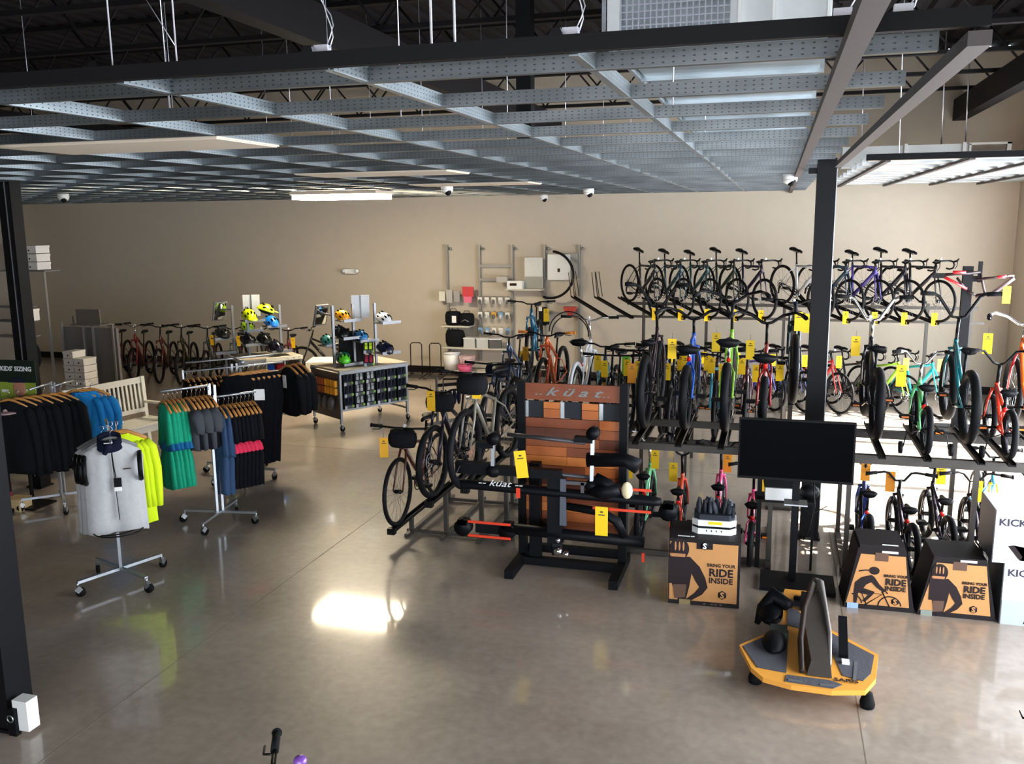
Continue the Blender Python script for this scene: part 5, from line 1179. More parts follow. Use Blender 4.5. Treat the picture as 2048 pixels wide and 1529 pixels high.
# arms with silver posts
for x_, z0, z1 in ((-0.62, 0.95, 1.30), (0.27, 0.88, 1.40)):
    a_ = MB().bar((x_, -0.05, z0), (x_, 0.0, z1), 0.032, 0.032, (1, 0, 0)).build('silver_arm', m_steel, hr)
    MB().blob((x_-0.0, -0.03, z0+0.02), (0.07, 0.055, 0.06), 10, 6).build('pivot', m_hr, a_)
    MB().disc((x_+0.0, 0.0, z1-0.04), 0.055, 0.10, 'Y', 10).bar((x_, 0, z1-0.10), (x_-0.16, 0, z1-0.10), 0.07, 0.05).build('pivot', m_hr, a_)
for x0, z0, x1, z1 in ((-0.50, 1.30, 0.20, 1.27), (-0.44, 0.98, 0.35, 0.96)):
    MB().tube([(x0, 0.02, z0), (x1, 0.0, z1)], 0.020, 8).build('ratchet_arm', M('dark_pewter', (84, 82, 86), 0.4, 0.5), hr)
MB().tube([(0.22, 0, 1.12), (0.55, 0, 1.14), (0.66, -0.03, 1.10)], [0.065, 0.06, 0.07], 10).build('hook', m_hr, hr)
MB().tube([(0.30, -0.05, 0.98), (0.42, -0.06, 0.93), (0.50, -0.06, 0.85)], [0.05, 0.05, 0.035], 9).build('hook', m_hr, hr)
MB().tube([(0.26, -0.05, 0.86), (0.38, -0.08, 0.87), (0.52, -0.08, 0.90)], [0.04, 0.07, 0.05], 9).build('hook', m_hr, hr)
MB().blob((0.58, -0.09, 0.90), (0.05, 0.03, 0.075), 8, 6).build('cream_strap_end', M('cream_webbing', (230, 215, 175), 0.8), hr)
MB().box((-0.82, 0.0, 0.98), (0.32, 0.06, 0.11)).build('padded_arm', m_hr, hr); MB().box((-0.30, -0.02, 0.98), (0.60, 0.07, 0.08)).build('cross_arm', m_hr, hr)
MB().box((0.12, -0.04, 0.92), (0.25, 0.04, 0.03)).box((0.19, -0.04, 0.86), (0.03, 0.04, 0.14)).build('bracket', M('dark_pewter', (84, 82, 86), 0.4, 0.5), hr)
MB().tube([(0.0, -0.02, 0.70), (0.35, -0.02, 0.67), (0.48, -0.02, 0.60), (0.56, -0.02, 0.46)], [0.035, 0.04, 0.045, 0.03], 8).build('lower_hook', m_hr, hr)
MB().disc((-0.02, -0.08, 0.30), 0.035, 0.05, 'Y', 12).disc((0.05, -0.08, 0.28), 0.025, 0.05, 'Y', 12).disc((-0.02, -0.07, 0.40), 0.02, 0.05, 'Y', 10).build('lock_knobs', m_chrome, hr)
MB().box((0.72, -0.04, 0.30), (0.025, 0.02, 0.08)).build('orange_mark', m_org, hr)
yellow_label(hr, (-0.36, -0.10, 1.20), 0.1, 0.12, 1.22); yellow_label(hr, (0.37, -0.12, 0.76), 0.0, 0.0, 1.28)

# ================================================================ boxes
m_kraft = M('kraft_cardboard', (192, 138, 84), 0.8, 0, 0.06, 20); m_kraftd = M('box_black_print', (34, 30, 32), 0.6); m_kprint = M('rider_print', (42, 34, 36), 0.7); m_kpr2 = M('rider_print_mid', (92, 66, 52), 0.7); m_skin2 = M('kraft_face_print', (176, 122, 78), 0.7)
def front_poly(poly, y, m, parent, name, th=0.0015):
    vs = [(p[0], y, p[1]) for p in poly]+[(p[0], y-th, p[1]) for p in poly]; n = len(poly)
    area_ = sum(poly[i][0]*poly[(i+1) % n][1]-poly[(i+1) % n][0]*poly[i][1] for i in range(n))
    fs = [tuple(range(n)), tuple(range(2*n-1, n-1, -1))]+[(i, n+i, n+(i+1) % n, (i+1) % n) for i in range(n)]
    return MB().add(vs, fs).build(name, m, parent)
def s_logo(parent, x, z, r, y, m, m2):
    MB().disc((x, y, z), r, 0.002, 'Y', 6).build('logo_badge', m2, parent)
    text('logo_letter', 'S', r*1.9, TR(x, y-0.0015, z-r*0.68) @ FRONT, m, parent, bold=0.002, align='CENTER')
def rider_front(p, x, y, s):
    """printed cyclist seen from the front, helmet at top"""
    def q(pts): return [(x+a*s, b*s) for a, b in pts]
    front_poly(q([(-0.02, 0.52), (0.20, 0.52), (0.30, 0.42), (0.36, 0.30), (0.385, 0.20), (0.33, 0.12), (0.24, 0.06), (0.20, 0.03), (0.17, 0.06), (0.25, 0.13), (0.30, 0.20), (0.26, 0.26), (0.22, 0.34), (0.20, 0.20), (0.17, 0.06), (0.10, 0.02), (0.06, 0.10), (0.02, 0.22), (-0.02, 0.22)]), y, m_kprint, p, 'printed_rider')
    MB().blob((x+0.09*s, y-0.001, 0.60*s), (0.10*s, 0.002, 0.115*s), 18, 10).build('printed_head', m_kprint, p)
    front_poly(q([(0.005, 0.55), (0.155, 0.55), (0.15, 0.515), (0.01, 0.515)]), y-0.0035, m_skin2, p, 'printed_face')
    for a in (-0.04, 0.0, 0.04): MB().blob((x+(0.09+a)*s, y-0.004, 0.63*s), (0.010*s, 0.001, 0.05*s), 8, 6).build('printed_vent', m_skin2, p)
    front_poly(q([(0.03, 0.21), (0.17, 0.22), (0.16, 0.08), (0.05, 0.06)]), y-0.002, m_kpr2, p, 'printed_bar')
def rider_side(p, x, y, s):
    def q(pts): return [(x+a*s, b*s) for a, b in pts]
    front_poly(q([(0.02, 0.36), (0.10, 0.44), (0.22, 0.48), (0.26, 0.45), (0.32, 0.36), (0.40, 0.28), (0.38, 0.25), (0.29, 0.31), (0.22, 0.38), (0.16, 0.34), (0.13, 0.29), (0.27, 0.25), (0.25, 0.21), (0.16, 0.10), (0.12, 0.11), (0.19, 0.20), (0.07, 0.22), (0.05, 0.04), (0.02, 0.04), (0.01, 0.20)]), y, m_kprint, p, 'printed_rider')
    MB().blob((x+0.25*s, y-0.001, 0.54*s), (0.065*s, 0.002, 0.055*s), 16, 8).build('printed_head', m_kprint, p)
    MB().tube([(x+0.06*s, y, 0.52*s), (x+0.14*s, y, 0.54*s), (x+0.2*s, y, 0.54*s)], 0.008*s, 5).build('printed_ponytail', m_kprint, p)
    bk_ = MB().ring((x+0.46*s, y, 0.06*s), 0.14*s, 0.008*s, 'Y', 18, 4, 0.15, pi).tube([(x+0.46*s, y, 0.06*s), (x+0.36*s, y, 0.26*s), (x+0.40*s, y, 0.27*s), (x+0.43*s, y, 0.24*s)], 0.008*s, 4).tube([(x+0.16*s, y, 0.06*s), (x+0.36*s, y, 0.22*s), (x+0.10*s, y, 0.25*s), (x+0.18*s, y, 0.06*s)], 0.008*s, 4).ring((x-0.02*s, y, 0.06*s), 0.14*s, 0.008*s, 'Y', 12, 4, 0.15, 1.5)
    bk_.build('printed_bicycle', m_kprint, p)
def ride_text(t, cx_, zt, s, y):
    text('lettering', 'BRING YOUR', 0.052*s, TR(cx_, y, zt) @ FRONT, m_kprint, t, align='CENTER', bold=0.0012, sx=0.98)
    text('lettering', 'RIDE', 0.125*s, TR(cx_, y, zt-0.11*s) @ FRONT, m_kprint, t, align='CENTER', bold=0.003)
    text('lettering', 'INSIDE', 0.088*s, TR(cx_, y, zt-0.19*s) @ FRONT, m_kprint, t, align='CENTER', bold=0.002, sx=1.0)
# cube box
b = thing('carton', 'square printed cardboard carton with black lid, carrying the tray of shoes', 'box', (-0.475, 7.16, 0), 0.05)
W2, D2, H2 = 0.575, 0.45, 0.57
MB().box((0, D2/2, H2/2), (W2, D2, H2)).build('carton_body', m_kraftd, b)
MB().box((-0.006, -0.001, H2/2-0.005), (W2-0.03, 0.004, H2-0.05)).build('front_print', m_kraft, b)
MB().box((-W2/2-0.001, D2/2, H2/2), (0.003, D2-0.01, H2-0.02)).build('side_print', m_kraft, b)
MB().box((0, -0.003, 0.018), (W2, 0.004, 0.036)).build('base_strip', m_kraftd, b)
MB().box((0.0, -0.004, H2-0.045), (0.13, 0.003, 0.07)).build('logo_tab', m_kraftd, b); s_logo(b, 0.0, H2-0.05, 0.036, -0.007, c_white, M('badge_black', (16, 16, 20), 0.5))
rider_front(b, -W2/2+0.012, -0.0035, 0.80); ride_text(b, 0.135, 0.345, 0.74, -0.0045)
s_logo(b, 0.15, 0.105, 0.038, -0.004, m_kraft, m_kprint)
MB().box((-0.15, -0.006, 0.022), (0.09, 0.003, 0.045)).build('paper_label', M('khaki_label', (140, 124, 84), 0.8), b)
MB().box((-0.17, 0.06, H2+0.001), (0.10, 0.02, 0.002)).box((-0.10, 0.06, H2+0.001), (0.03, 0.02, 0.002)).build('top_marks', c_white, b)
for s_ in (0.07, 0.01, 0.10, 0.14): MB().box((s_, -0.0055, 0.018), (0.02, 0.002, 0.012)).build('base_mark', m_kpr2, b)
# shoe tray on top
tr_ = thing('display_tray', 'white two-layer display tray on the square carton, filled with dark shoes', 'tray', (-0.42, 7.42, 0.57), 0.05)
def octa(w, d, c): return [(-w/2+c, -d/2), (w/2-c, -d/2), (w/2, -d/2+c), (w/2, d/2-c), (w/2-c, d/2), (-w/2+c, d/2), (-w/2, d/2-c), (-w/2, -d/2+c)]
MB().prism(octa(0.36, 0.24, 0.05), 0.0, 0.05).build('lower_layer', m_white, tr_); MB().prism(octa(0.35, 0.23, 0.05), 0.05, 0.07).build('black_band', m_blackp, tr_)
MB().prism(octa(0.36, 0.24, 0.05), 0.07, 0.12).build('upper_layer', m_white, tr_); MB().prism(octa(0.33, 0.21, 0.045), 0.12, 0.165).build('dark_insert', M('dark_slate_insert', (44, 48, 56), 0.6), tr_)
MB().box((0.01, -0.122, 0.10), (0.11, 0.003, 0.025)).build('yellow_sticker', m_yellow, tr_)
for x_ in (-0.06, -0.02, 0.02, 0.06): MB().box((x_, -0.121, 0.032), (0.008, 0.003, 0.014)).build('small_print', m_print, tr_)
for x_ in (0.155,): MB().box((x_, -0.03, 0.19), (0.02, 0.12, 0.09)).build('end_wall', M('dark_slate_insert', (44, 48, 56), 0.6), tr_)
rnd = random.Random(11)
for i in range(12):
    x_ = -0.13+0.05*(i % 6); y_ = -0.04+0.08*(i//6)
    o = MB().blob((0, 0, 0.05), (0.020, 0.035, 0.07), 8, 6).tube([(-0.012, 0, 0.06), (-0.005, 0, 0.115), (0.012, 0, 0.10)], 0.010, 5).build('shoe_insert', M('charcoal_insert_%d' % (i % 3), [(46, 50, 58), (30, 32, 38), (72, 78, 88)][i % 3], 0.5))
    o.location = (-0.42+x_, 7.42+y_, 0.57+0.155); o.rotation_euler = (rnd.uniform(-0.3, 0.3), rnd.uniform(-0.3, 0.3), rnd.uniform(-0.6, 0.6))
    tag(o, 'dark shoe insert standing in the white display tray', 'insole', 'dark inserts in the display tray')
# two trapezoid cartons
def trapezoid(x, y, wb_, wt, h, label, side, n=1):
    b = thing('carton', label, 'box', (x, y, 0), 0.03)
    vs = []; d = 0.42
    for yy in (0.0, d):
        vs += [(-wb_/2, yy, 0), (wb_/2, yy, 0), (wt/2, yy, h), (-wt/2, yy, h)]
    MB().add(vs, [(0, 1, 2, 3), (7, 6, 5, 4), (0, 4, 5, 1), (1, 5, 6, 2), (2, 6, 7, 3), (3, 7, 4, 0)]).build('carton_body', m_kraftd, b)
    fx0 = -wb_/2+0.012
    k = (wb_-wt)/2/h
    zt = h-0.05; zb_ = 0.04
    front_poly([(-wb_/2+k*zb_+0.01, zb_), (wb_/2-k*zb_-0.035, zb_), (wt/2+k*(h-zt)-0.01, zt), (-wt/2-k*(h-zt)+0.03, zt)], -0.0005, m_kraft, b, 'front_print')
    MB().box((0.0, -0.003, h-0.065), (0.10, 0.003, 0.07)).build('logo_tab', m_kpr2, b)
    MB().box((0.06, -0.0025, h-0.022), (0.12, 0.003, 0.018)).build('top_marks', c_white, b)
    if side: rider_side(b, -wb_/2+0.065, -0.0035, 0.62)
    else: rider_front(b, -wb_/2+0.09, -0.0035, 0.62)
    ride_text(b, 0.115, 0.29, 0.60, -0.006); s_logo(b, 0.12, 0.085, 0.032, -0.004, m_kraft, m_kprint)
    MB().box((-wb_/2+0.07, -0.005, 0.022), (0.085, 0.003, 0.05)).build('paper_label', M('pale_blue_label' if side else 'grey_green_label', (150, 180, 215) if side else (130, 138, 130), 0.7), b)
    return b
b = trapezoid(0.905, 7.44, 0.54, 0.36, 0.52, 'trapezoid cardboard carton with a side-on cyclist print and blue label', True)
MB().box((0.0, 0.20, 0.535), (0.34, 0.40, 0.03)).build('second_lid', m_kraftd, b); MB().box((0.06, 0.02, 0.552), (0.12, 0.018, 0.003)).build('top_marks', c_white, b)
trapezoid(1.48, 7.44, 0.58, 0.38, 0.50, 'trapezoid cardboard carton with a front-on cyclist print, right of the blue-labelled one', False)
# white printed cartons
m_wc = M('white_gloss_carton', (236, 236, 240), 0.4, 0, 0.01); m_wg = M('grey_carton_band', (170, 180, 190), 0.5)
def white_carton(z, h, label, x=1.80, txt='KICKR', small=None, y=7.42):
    b = thing('carton', label, 'box', (x, y, z), 0.0)
    MB().box((0.36, 0.25, h/2), (0.72, 0.50, h)).build('carton_body', m_wc, b)
    MB().box((-0.004, 0.25, h/2), (0.008, 0.50, h)).build('dark_side', M('dark_grey_side', (58, 60, 66), 0.5), b)
    text('lettering', txt, 0.078, TR(0.022, -0.002, h*0.72 if small else h*0.80) @ FRONT, M('navy_print', (40, 40, 62), 0.6), b, bold=0.002, sx=1.1)
    if small: text('lettering', small, 0.05, TR(0.30, -0.002, h*0.72) @ FRONT, M('navy_print', (40, 40, 62), 0.6), b)
    return b
b = white_carton(0.0, 0.50, 'white carton with dark printed trainer leg, bottom of the stack at right edge', x=1.79)
MB().box((0.36, -0.002, 0.10), (0.715, 0.003, 0.20)).build('grey_band', m_wg, b); front_poly([(0.16, 0.02), (0.20, 0.01), (0.34, 0.24), (0.30, 0.25), (0.22, 0.15)], -0.004, m_kprint, b, 'printed_leg')
b = white_carton(0.50, 0.42, 'white carton with dark lettering, top of the stack at right edge', x=1.70, small='CORE')
front_poly([(0.10, 0.14), (0.14, 0.15), (0.22, 0.04), (0.32, 0.02), (0.34, 0.12), (0.24, 0.13), (0.19, 0.03), (0.17, 0.05)], -0.003, m_kprint, b, 'printed_trainer')

# ================================================================ television on stand
tv = thing('television', 'black flat television on a rolling pole stand in front of the column', 'television', (0.215, 7.8, 0), 0.0)
MB().box((0, 0, 1.205), (0.945, 0.045, 0.53)).build('cabinet', m_blackp, tv); MB().box((0, -0.024, 1.21), (0.915, 0.003, 0.495)).build('screen', M('dark_screen', (3, 3, 5), 0.3), tv)
MB().box((0.0, 0.07, 1.15), (0.30, 0.08, 0.25)).build('wall_mount', m_fr2, tv); MATS['dark_screen'].node_tree.nodes['Principled BSDF'].inputs['Specular IOR Level'].default_value = 0.02
MB().bar((0.02, 0.06, 0.02), (0.02, 0.06, 1.2), 0.085, 0.06, (1, 0, 0)).build('pole', m_fr2, tv); MB().box((0.06, 0.0, 0.02), (0.62, 0.40, 0.035)).build('base_plate', m_fr2, tv)
MB().box((0.02, -0.02, 0.75), (0.19, 0.16, 0.012)).build('small_shelf', m_steel, tv)
MB().tube([(0.16, 0.05, 0.92), (0.18, 0.06, 0.70), (0.14, 0.04, 0.50), (0.10, 0.05, 0.40)], 0.006, 5).build('cable', m_black, tv); MB().tube([(0.05, 0.02, 0.74), (0.15, 0.02, 0.64), (0.28, 0.05, 0.72)], 0.004, 5).build('cable', m_black, tv)
# receipt printer style box
t = thing('media_box', 'small black and white box device under left part of the television', 'electronic device', (0.10, 8.16, 0), 0.05)
MB().box((0, 0, 0.84), (0.27, 0.20, 0.10)).build('black_top', m_blackp, t); MB().box((0, -0.02, 0.735), (0.25, 0.20, 0.11)).build('white_body', m_white, t)
MB().box((0.05, 0.0, 0.67), (0.52, 0.26, 0.02)).build('shelf', m_black, t); MB().bar((-0.17, 0.0, 0), (-0.17, 0.0, 1.1), 0.04, 0.04, (1, 0, 0)).build('post', m_black, t); MB().bar((0.30, 0.0, 0), (0.30, 0.0, 0.67), 0.02, 0.02, (1, 0, 0)).build('post', m_black, t)
MB().blob((0.26, 0.0, 0.74), (0.09, 0.08, 0.07), 10, 6).build('black_goods', m_black, t)

# ================================================================ rocking trainer board
m_brd = M('amber_board', (232, 160, 62), 0.5, 0, 0.06, 12); m_pad = M('charcoal_grip_pad', (74, 74, 82), 0.85, 0, 0.12, 60, bump=0.4)
bd = thing('rocker_board', 'amber and charcoal rocking trainer board on the floor in front of the cartons', 'trainer board', (0, 0, 0))
out = [(-0.15, 6.24), (-0.06, 5.92), (0.02, 5.80), (0.20, 5.745), (0.45, 5.74), (0.66, 5.80), (0.74, 5.98), (0.79, 6.34), (0.50, 6.66), (0.47, 6.90), (0.42, 7.32), (0.38, 7.36), (0.17, 7.36), (0.16, 7.30), (0.15, 6.74), (0.12, 6.60)]
MB().prism(out, 0.10, 0.135).build('deck', m_brd, bd)
pads = [[(-0.125, 6.22), (-0.02, 5.93), (0.17, 5.90), (0.19, 6.56), (0.13, 6.56)], [(0.49, 6.60), (0.76, 6.31), (0.715, 6.04), (0.655, 5.92), (0.53, 5.96), (0.47, 6.35)], [(0.18, 6.66), (0.28, 6.62), (0.30, 6.85), (0.26, 6.95), (0.19, 6.97)], [(0.23, 7.02), (0.38, 7.0), (0.37, 7.22), (0.24, 7.22)], [(0.16, 5.78), (0.46, 5.765), (0.52, 5.83), (0.44, 5.87), (0.17, 5.87)]]
for p_ in pads: MB().prism(p_, 0.135, 0.141).build('grip_pad', m_pad, bd)
for p_, q_ in (((0.18, 5.80, 0.143), (0.27, 5.795, 0.143)), ((0.38, 5.79, 0.143), (0.47, 5.80, 0.143)), ((0.60, 5.90, 0.143), (0.63, 6.18, 0.143))): MB().bar(p_, q_, 0.022, 0.004).build('steel_slot', M('slot_grey', (120, 122, 128), 0.4, 0.4), bd)
fin = m_pad
def plate(pts, x0, x1, name, m):
    vs = [(x0, a, b) for a, b in pts]+[(x1, a, b) for a, b in pts]; n = len(pts)
    return MB().add(vs, [tuple(range(n)), tuple(range(2*n-1, n-1, -1))]+[(i, n+i, n+(i+1) % n, (i+1) % n) for i in range(n)]).build(name, m, bd)
m_rl = M('smoky_brown_resin', (72, 66, 62), 0.35, 0.1)
# front wheel chock: two tall curved side walls with a channel between
MB().add([(0.30, 5.90, 0.14), (0.46, 5.90, 0.14), (0.46, 6.55, 0.14), (0.28, 6.55, 0.14), (0.33, 6.0, 0.20), (0.45, 6.0, 0.20), (0.43, 6.85, 0.34), (0.38, 6.85, 0.34), (0.29, 6.55, 0.27), (0.45, 6.55, 0.27)],
         [(0, 1, 5, 4), (1, 2, 9, 5), (4, 5, 9, 8), (8, 9, 6, 7), (3, 0, 4, 8), (2, 3, 8, 9), (3, 2, 6, 7), (9, 2, 6), (8, 7, 3)]).build('wheel_chock', m_rl, bd)
MB().tube([(0.27, 5.92, 0.15), (0.265, 6.25, 0.22), (0.295, 6.60, 0.30), (0.36, 6.92, 0.36)], [0.018, 0.022, 0.022, 0.03], 7, flat=1.6).build('chock_rib', M('dark_brown_resin', (50, 42, 38), 0.4), bd)
MB().tube([(0.45, 6.0, 0.18), (0.465, 6.35, 0.24), (0.45, 6.65, 0.30), (0.42, 6.95, 0.37), (0.41, 7.1, 0.33)], [0.012, 0.016, 0.016, 0.03, 0.02], 7, flat=1.4).build('chock_edge', M('warm_grey_resin', (140, 134, 132), 0.35, 0.2), bd)
MB().blob((0.39, 7.0, 0.29), (0.05, 0.12, 0.10), 12, 8).build('chock_head', m_rl, bd)
# strap modules
MB().blob((0.09, 6.30, 0.15), (0.085, 0.17, 0.07), 12, 6, z0=0).build('left_clamp', m_fr2, bd); MB().box((0.12, 6.48, 0.16), (0.12, 0.14, 0.05)).build('left_plate', M('dark_green_grey', (58, 66, 66), 0.5), bd)
MB().bar((0.55, 6.20, 0.16), (0.565, 6.62, 0.26), 0.06, 0.03).build('right_strap', m_fr2, bd); MB().box((0.56, 6.14, 0.15), (0.05, 0.05, 0.02)).build('buckle', m_white, bd)
MB().tube([(0.20, 6.95, 0.16), (0.08, 7.05, 0.20), (0.0, 6.95, 0.12), (-0.04, 6.88, 0.02)], [0.05, 0.07, 0.05, 0.02], 8).blob((0.06, 6.95, 0.10), (0.10, 0.20, 0.07), 12, 6).build('rear_fairing', m_fr2, bd)
MB().bar((0.24, 7.16, 0.15), (0.40, 7.10, 0.15), 0.03, 0.03).bar((0.30, 6.95, 0.15), (0.32, 7.25, 0.16), 0.05, 0.03).build('rear_clamp', m_fr2, bd)
text('lettering', 'SARIS', 0.058, TR(0.47, 5.87, 0.142, 0, 0, 0.0), m_kprint, bd, bold=0.001, sx=1.1)
for x_, y_ in ((-0.03, 5.98), (0.68, 5.84), (0.20, 7.25), (0.40, 7.2)):
    MB().tube([(x_, y_, 0.0), (x_, y_, 0.03), (x_, y_, 0.10)], [0.045, 0.05, 0.03], 10).build('rubber_foot', m_rubber, bd)
# ================================================================ wall shelving on the back wall
ws = thing('wall_shelving', 'grey slotted wall standards with brackets on the back wall above the teal bike', 'shelving', (0, 17.58, 0))
m_std = M('grey_standard', (150, 148, 144), 0.45, 0.5)
for x_ in (-6.52, -5.82, -5.13, -4.45, -3.75):
    MB().bar((x_, -0.03, 0.3), (x_, -0.03, 2.68), 0.05, 0.04, (1, 0, 0)).build('standard', m_std, ws); MB().disc((x_+0.07, -0.03, 2.60), 0.03, 0.03, 'Y', 10).build('fixing', m_std, ws)
for z_, x0, x1 in ((2.26, -5.82, -5.13), (1.98, -5.82, -5.13), (1.32, -4.45, -3.75), (1.62, -5.82, -5.13), (1.30, -5.82, -5.13), (1.62, -6.52, -5.82)):
    MB().bar((x0, -0.06, z_), (x1, -0.06, z_), 0.02, 0.05).build('crossbar', m_std, ws)
m_shl = M('pale_shelf', (200, 194, 180), 0.5)
for z_, x0, x1, dp in ((1.04, -6.55, -5.95, 0.34), (0.60, -6.55, -5.15, 0.34), (1.80, -5.20, -4.45, 0.25), (0.12, -6.3, -5.5, 0.34)):
    MB().box(((x0+x1)/2, -0.05-dp/2, z_), (x1-x0, dp, 0.03)).build('shelf_board', m_shl, ws)
    for x_ in (x0+0.05, x1-0.05): MB().bar((x_, -0.05, z_-0.05), (x_, -dp, z_-0.02), 0.015, 0.03).build('bracket', m_std, ws)
WY = 17.4
def goods(name, label, cat, mb, m, loc, rz=0.0, grp=None):
    o = mb.build(name, m); o.location = loc; o.rotation_euler = (0, 0, rz); return tag(o, label, cat, grp)
def pannier(loc, label, s=1.0):
    t = thing('bag', label, 'bag', loc, 0.0)
    MB().blob((0, 0, 0.15*s), (0.19*s, 0.12, 0.17*s), 14, 8, fn=lambda p: (max(-0.85, min(0.85, p.x*1.15)), p.y, max(-0.85, min(0.85, p.z*1.1)))).build('bag_body', c_blackj, t)
    MB().tube([(-0.07, 0, 0.29*s), (-0.05, 0, 0.34*s), (0.05, 0, 0.34*s), (0.07, 0, 0.29*s)], 0.008, 5).build('handle', m_black, t)
    return t
t = pannier((-6.33, 17.33, 1.05), 'black bag with a white ticket, upper left wall shelf'); MB().box((0.06, -0.13, 0.14), (0.09, 0.01, 0.14)).build('swing_tag', c_white, t)
t = pannier((-6.02, 17.28, 1.05), 'black bag with a grey chevron stripe, right end of upper wall shelf', 0.9); MB().tube([(-0.08, -0.12, 0.10), (0, -0.13, 0.14), (0.08, -0.12, 0.10)], 0.010, 5).build('chevron', m_std, t)
pannier((-6.30, 17.33, 0.61), 'tall black bag on the lower wall shelf', 1.2)
for i, x_ in enumerate((-5.95, -5.68, -5.42)):
    t = thing('goods_box', ['pale clear box left of three on the lower wall shelf', 'pale clear box in the middle of the lower wall shelf', 'clear box with dark contents right on the lower wall shelf'][i], 'box', (x_, 17.3, 0.615), 0.1*i)
    MB().box((0, 0, 0.09), (0.24, 0.22, 0.18)).build('tub', M('clear_grey_tub_%d' % (i == 2), (190, 190, 186) if i < 2 else (84, 82, 78), 0.4), t); MB().box((0, 0, 0.19), (0.26, 0.24, 0.02)).build('lid', m_white, t)
t = thing('bucket', 'white plastic bucket under the wall shelf', 'bucket', (-6.38, 17.3, 0.14))
MB().disc((0, 0, 0.18), 0.15, 0.36, 'Z', 18, r2=0.17).build('pail', m_white, t); MB().ring((0, 0, 0.34), 0.175, 0.012, 'Z', 18, 5).build('rim', m_white, t)
t = thing('basket', 'pale pink woven bike basket under the wall shelf', 'basket', (-6.02, 17.25, 0.24)); bkm = MB()
for k in range(6): bkm.ring((0, 0, 0.03+k*0.032), 0.13+0.006*k, 0.010, 'Z', 18, 4)
for k in range(14): bkm.tube([(cos(k*0.449)*0.128, sin(k*0.449)*0.128, 0.0), (cos(k*0.449)*0.165, sin(k*0.449)*0.165, 0.2)], 0.006, 3)
bkm.disc((0, 0, 0.01), 0.13, 0.02).build('weave', M('pale_pink_wicker', (226, 196, 196), 0.7), t)
goods('basket', 'hot pink small basket on the bottom wall shelf', 'basket', MB().disc((0, 0, 0.07), 0.12, 0.14, 'Z', 16, r2=0.16).ring((0, 0, 0.14), 0.16, 0.01, 'Z', 16, 4), M('hot_pink_plastic', (215, 90, 130), 0.5), (-6.0, 17.05, 0.14))
# hanging packets
rnd = random.Random(9)
cols = [((225, 222, 214), 'white'), ((120, 160, 200), 'pale blue'), ((226, 170, 70), 'amber')]
for r_, z_ in enumerate((1.64, 1.34, 1.02)):
    for c_ in range(5):
        ci = 0 if r_ == 0 else ([0, 0, 2, 1, 0] if r_ == 1 else [1, 1, 0, 0, 1])[c_]
        x_ = -5.78+0.145*c_
        t = thing('hanging_packet', '%s carded packet hanging in the middle bay of the wall shelving, %s row' % (cols[ci][1], ['top', 'middle', 'bottom'][r_]), 'packet', (x_, 17.42, z_), group='%s packets, %s row of the middle wall bay' % (cols[ci][1], ['top', 'middle', 'bottom'][r_]))
        MB().box((0, 0, -0.07), (0.09, 0.02, 0.12)).build('card', M('card_%s' % cols[ci][1].replace(' ', '_'), cols[ci][0], 0.6), t)
        MB().blob((0.0, -0.025, -0.10), (0.035, 0.02, 0.05), 8, 6).build('blister', M('grey_component_%d' % (c_ % 2), [(96, 96, 94), (200, 200, 196)][c_ % 2], 0.4), t)
        MB().tube([(0, 0.12, 0.0), (0, -0.04, 0.0)], 0.004, 4).build('peg', m_std, t)
for k in range(3):
    t = thing('hanging_packet', ['off-white carded packet at the left end of the left wall bay', 'clear bagged packet in the left wall bay', 'grey bagged packet in the left wall bay beside the red pack'][k], 'packet', (-6.60+0.16*k, 17.42, 1.74))
    MB().box((0, 0, -0.10), (0.13, 0.025, [0.20, 0.26, 0.22][k])).build('card', M('bag_grey_%d' % k, [(220, 216, 200), (180, 176, 170), (160, 156, 150)][k], 0.5), t); MB().tube([(0, 0.12, 0.0), (0, -0.04, 0.0)], 0.004, 4).build('peg', m_std, t)
t = thing('hanging_packet', 'red and pink carded pack hanging in the left wall bay', 'packet', (-6.03, 17.40, 1.83))
MB().box((0, 0, -0.09), (0.24, 0.03, 0.20)).build('card', M('red_card', (205, 60, 66), 0.6), t); MB().box((0, -0.01, -0.25), (0.17, 0.03, 0.12)).build('pink_part', M('pink_card', (226, 110, 140), 0.6), t)
# boxes and poster
t = thing('carton', 'small white printed carton on the short wall shelf', 'box', (-5.0, 17.36, 1.815)); MB().box((0, 0, 0.08), (0.32, 0.18, 0.16)).build('carton_body', m_white, t); MB().box((-0.03, -0.092, 0.09), (0.14, 0.004, 0.05)).build('printed_mark', m_print, t)
t = thing('poster', 'tall glossy silver white panel standing on the short wall shelf', 'poster', (-4.64, 17.40, 1.82)); MB().box((0, 0, 0.31), (0.37, 0.02, 0.60)).build('panel', M('gloss_white_panel', (245, 245, 240), 0.12, 0.3), t); MB().box((0.0, -0.012, 0.12), (0.36, 0.003, 0.24)).build('lower_print', M('silver_grey_print', (170, 168, 160), 0.3, 0.3), t)
t = thing('poster', 'white square card with a small dark mark, behind the hanging tyre', 'poster', (-4.15, 17.50, 1.98)); MB().box((0, 0, 0.26), (0.46, 0.015, 0.50)).build('panel', m_white, t); MB().box((0, -0.01, 0.2), (0.05, 0.003, 0.07)).build('printed_mark', m_print, t); MB().box((0.21, 0.01, 0.3), (0.36, 0.01, 0.46)).build('grey_panel', m_std, t)
goods('tyre', 'black tyre loop arching over the white square card', 'tyre', MB().ring((0, 0, 0), 0.46, 0.026, 'Y', 28, 7, -1.9, 1.45), m_tire, (-4.28, 17.32, 2.10))
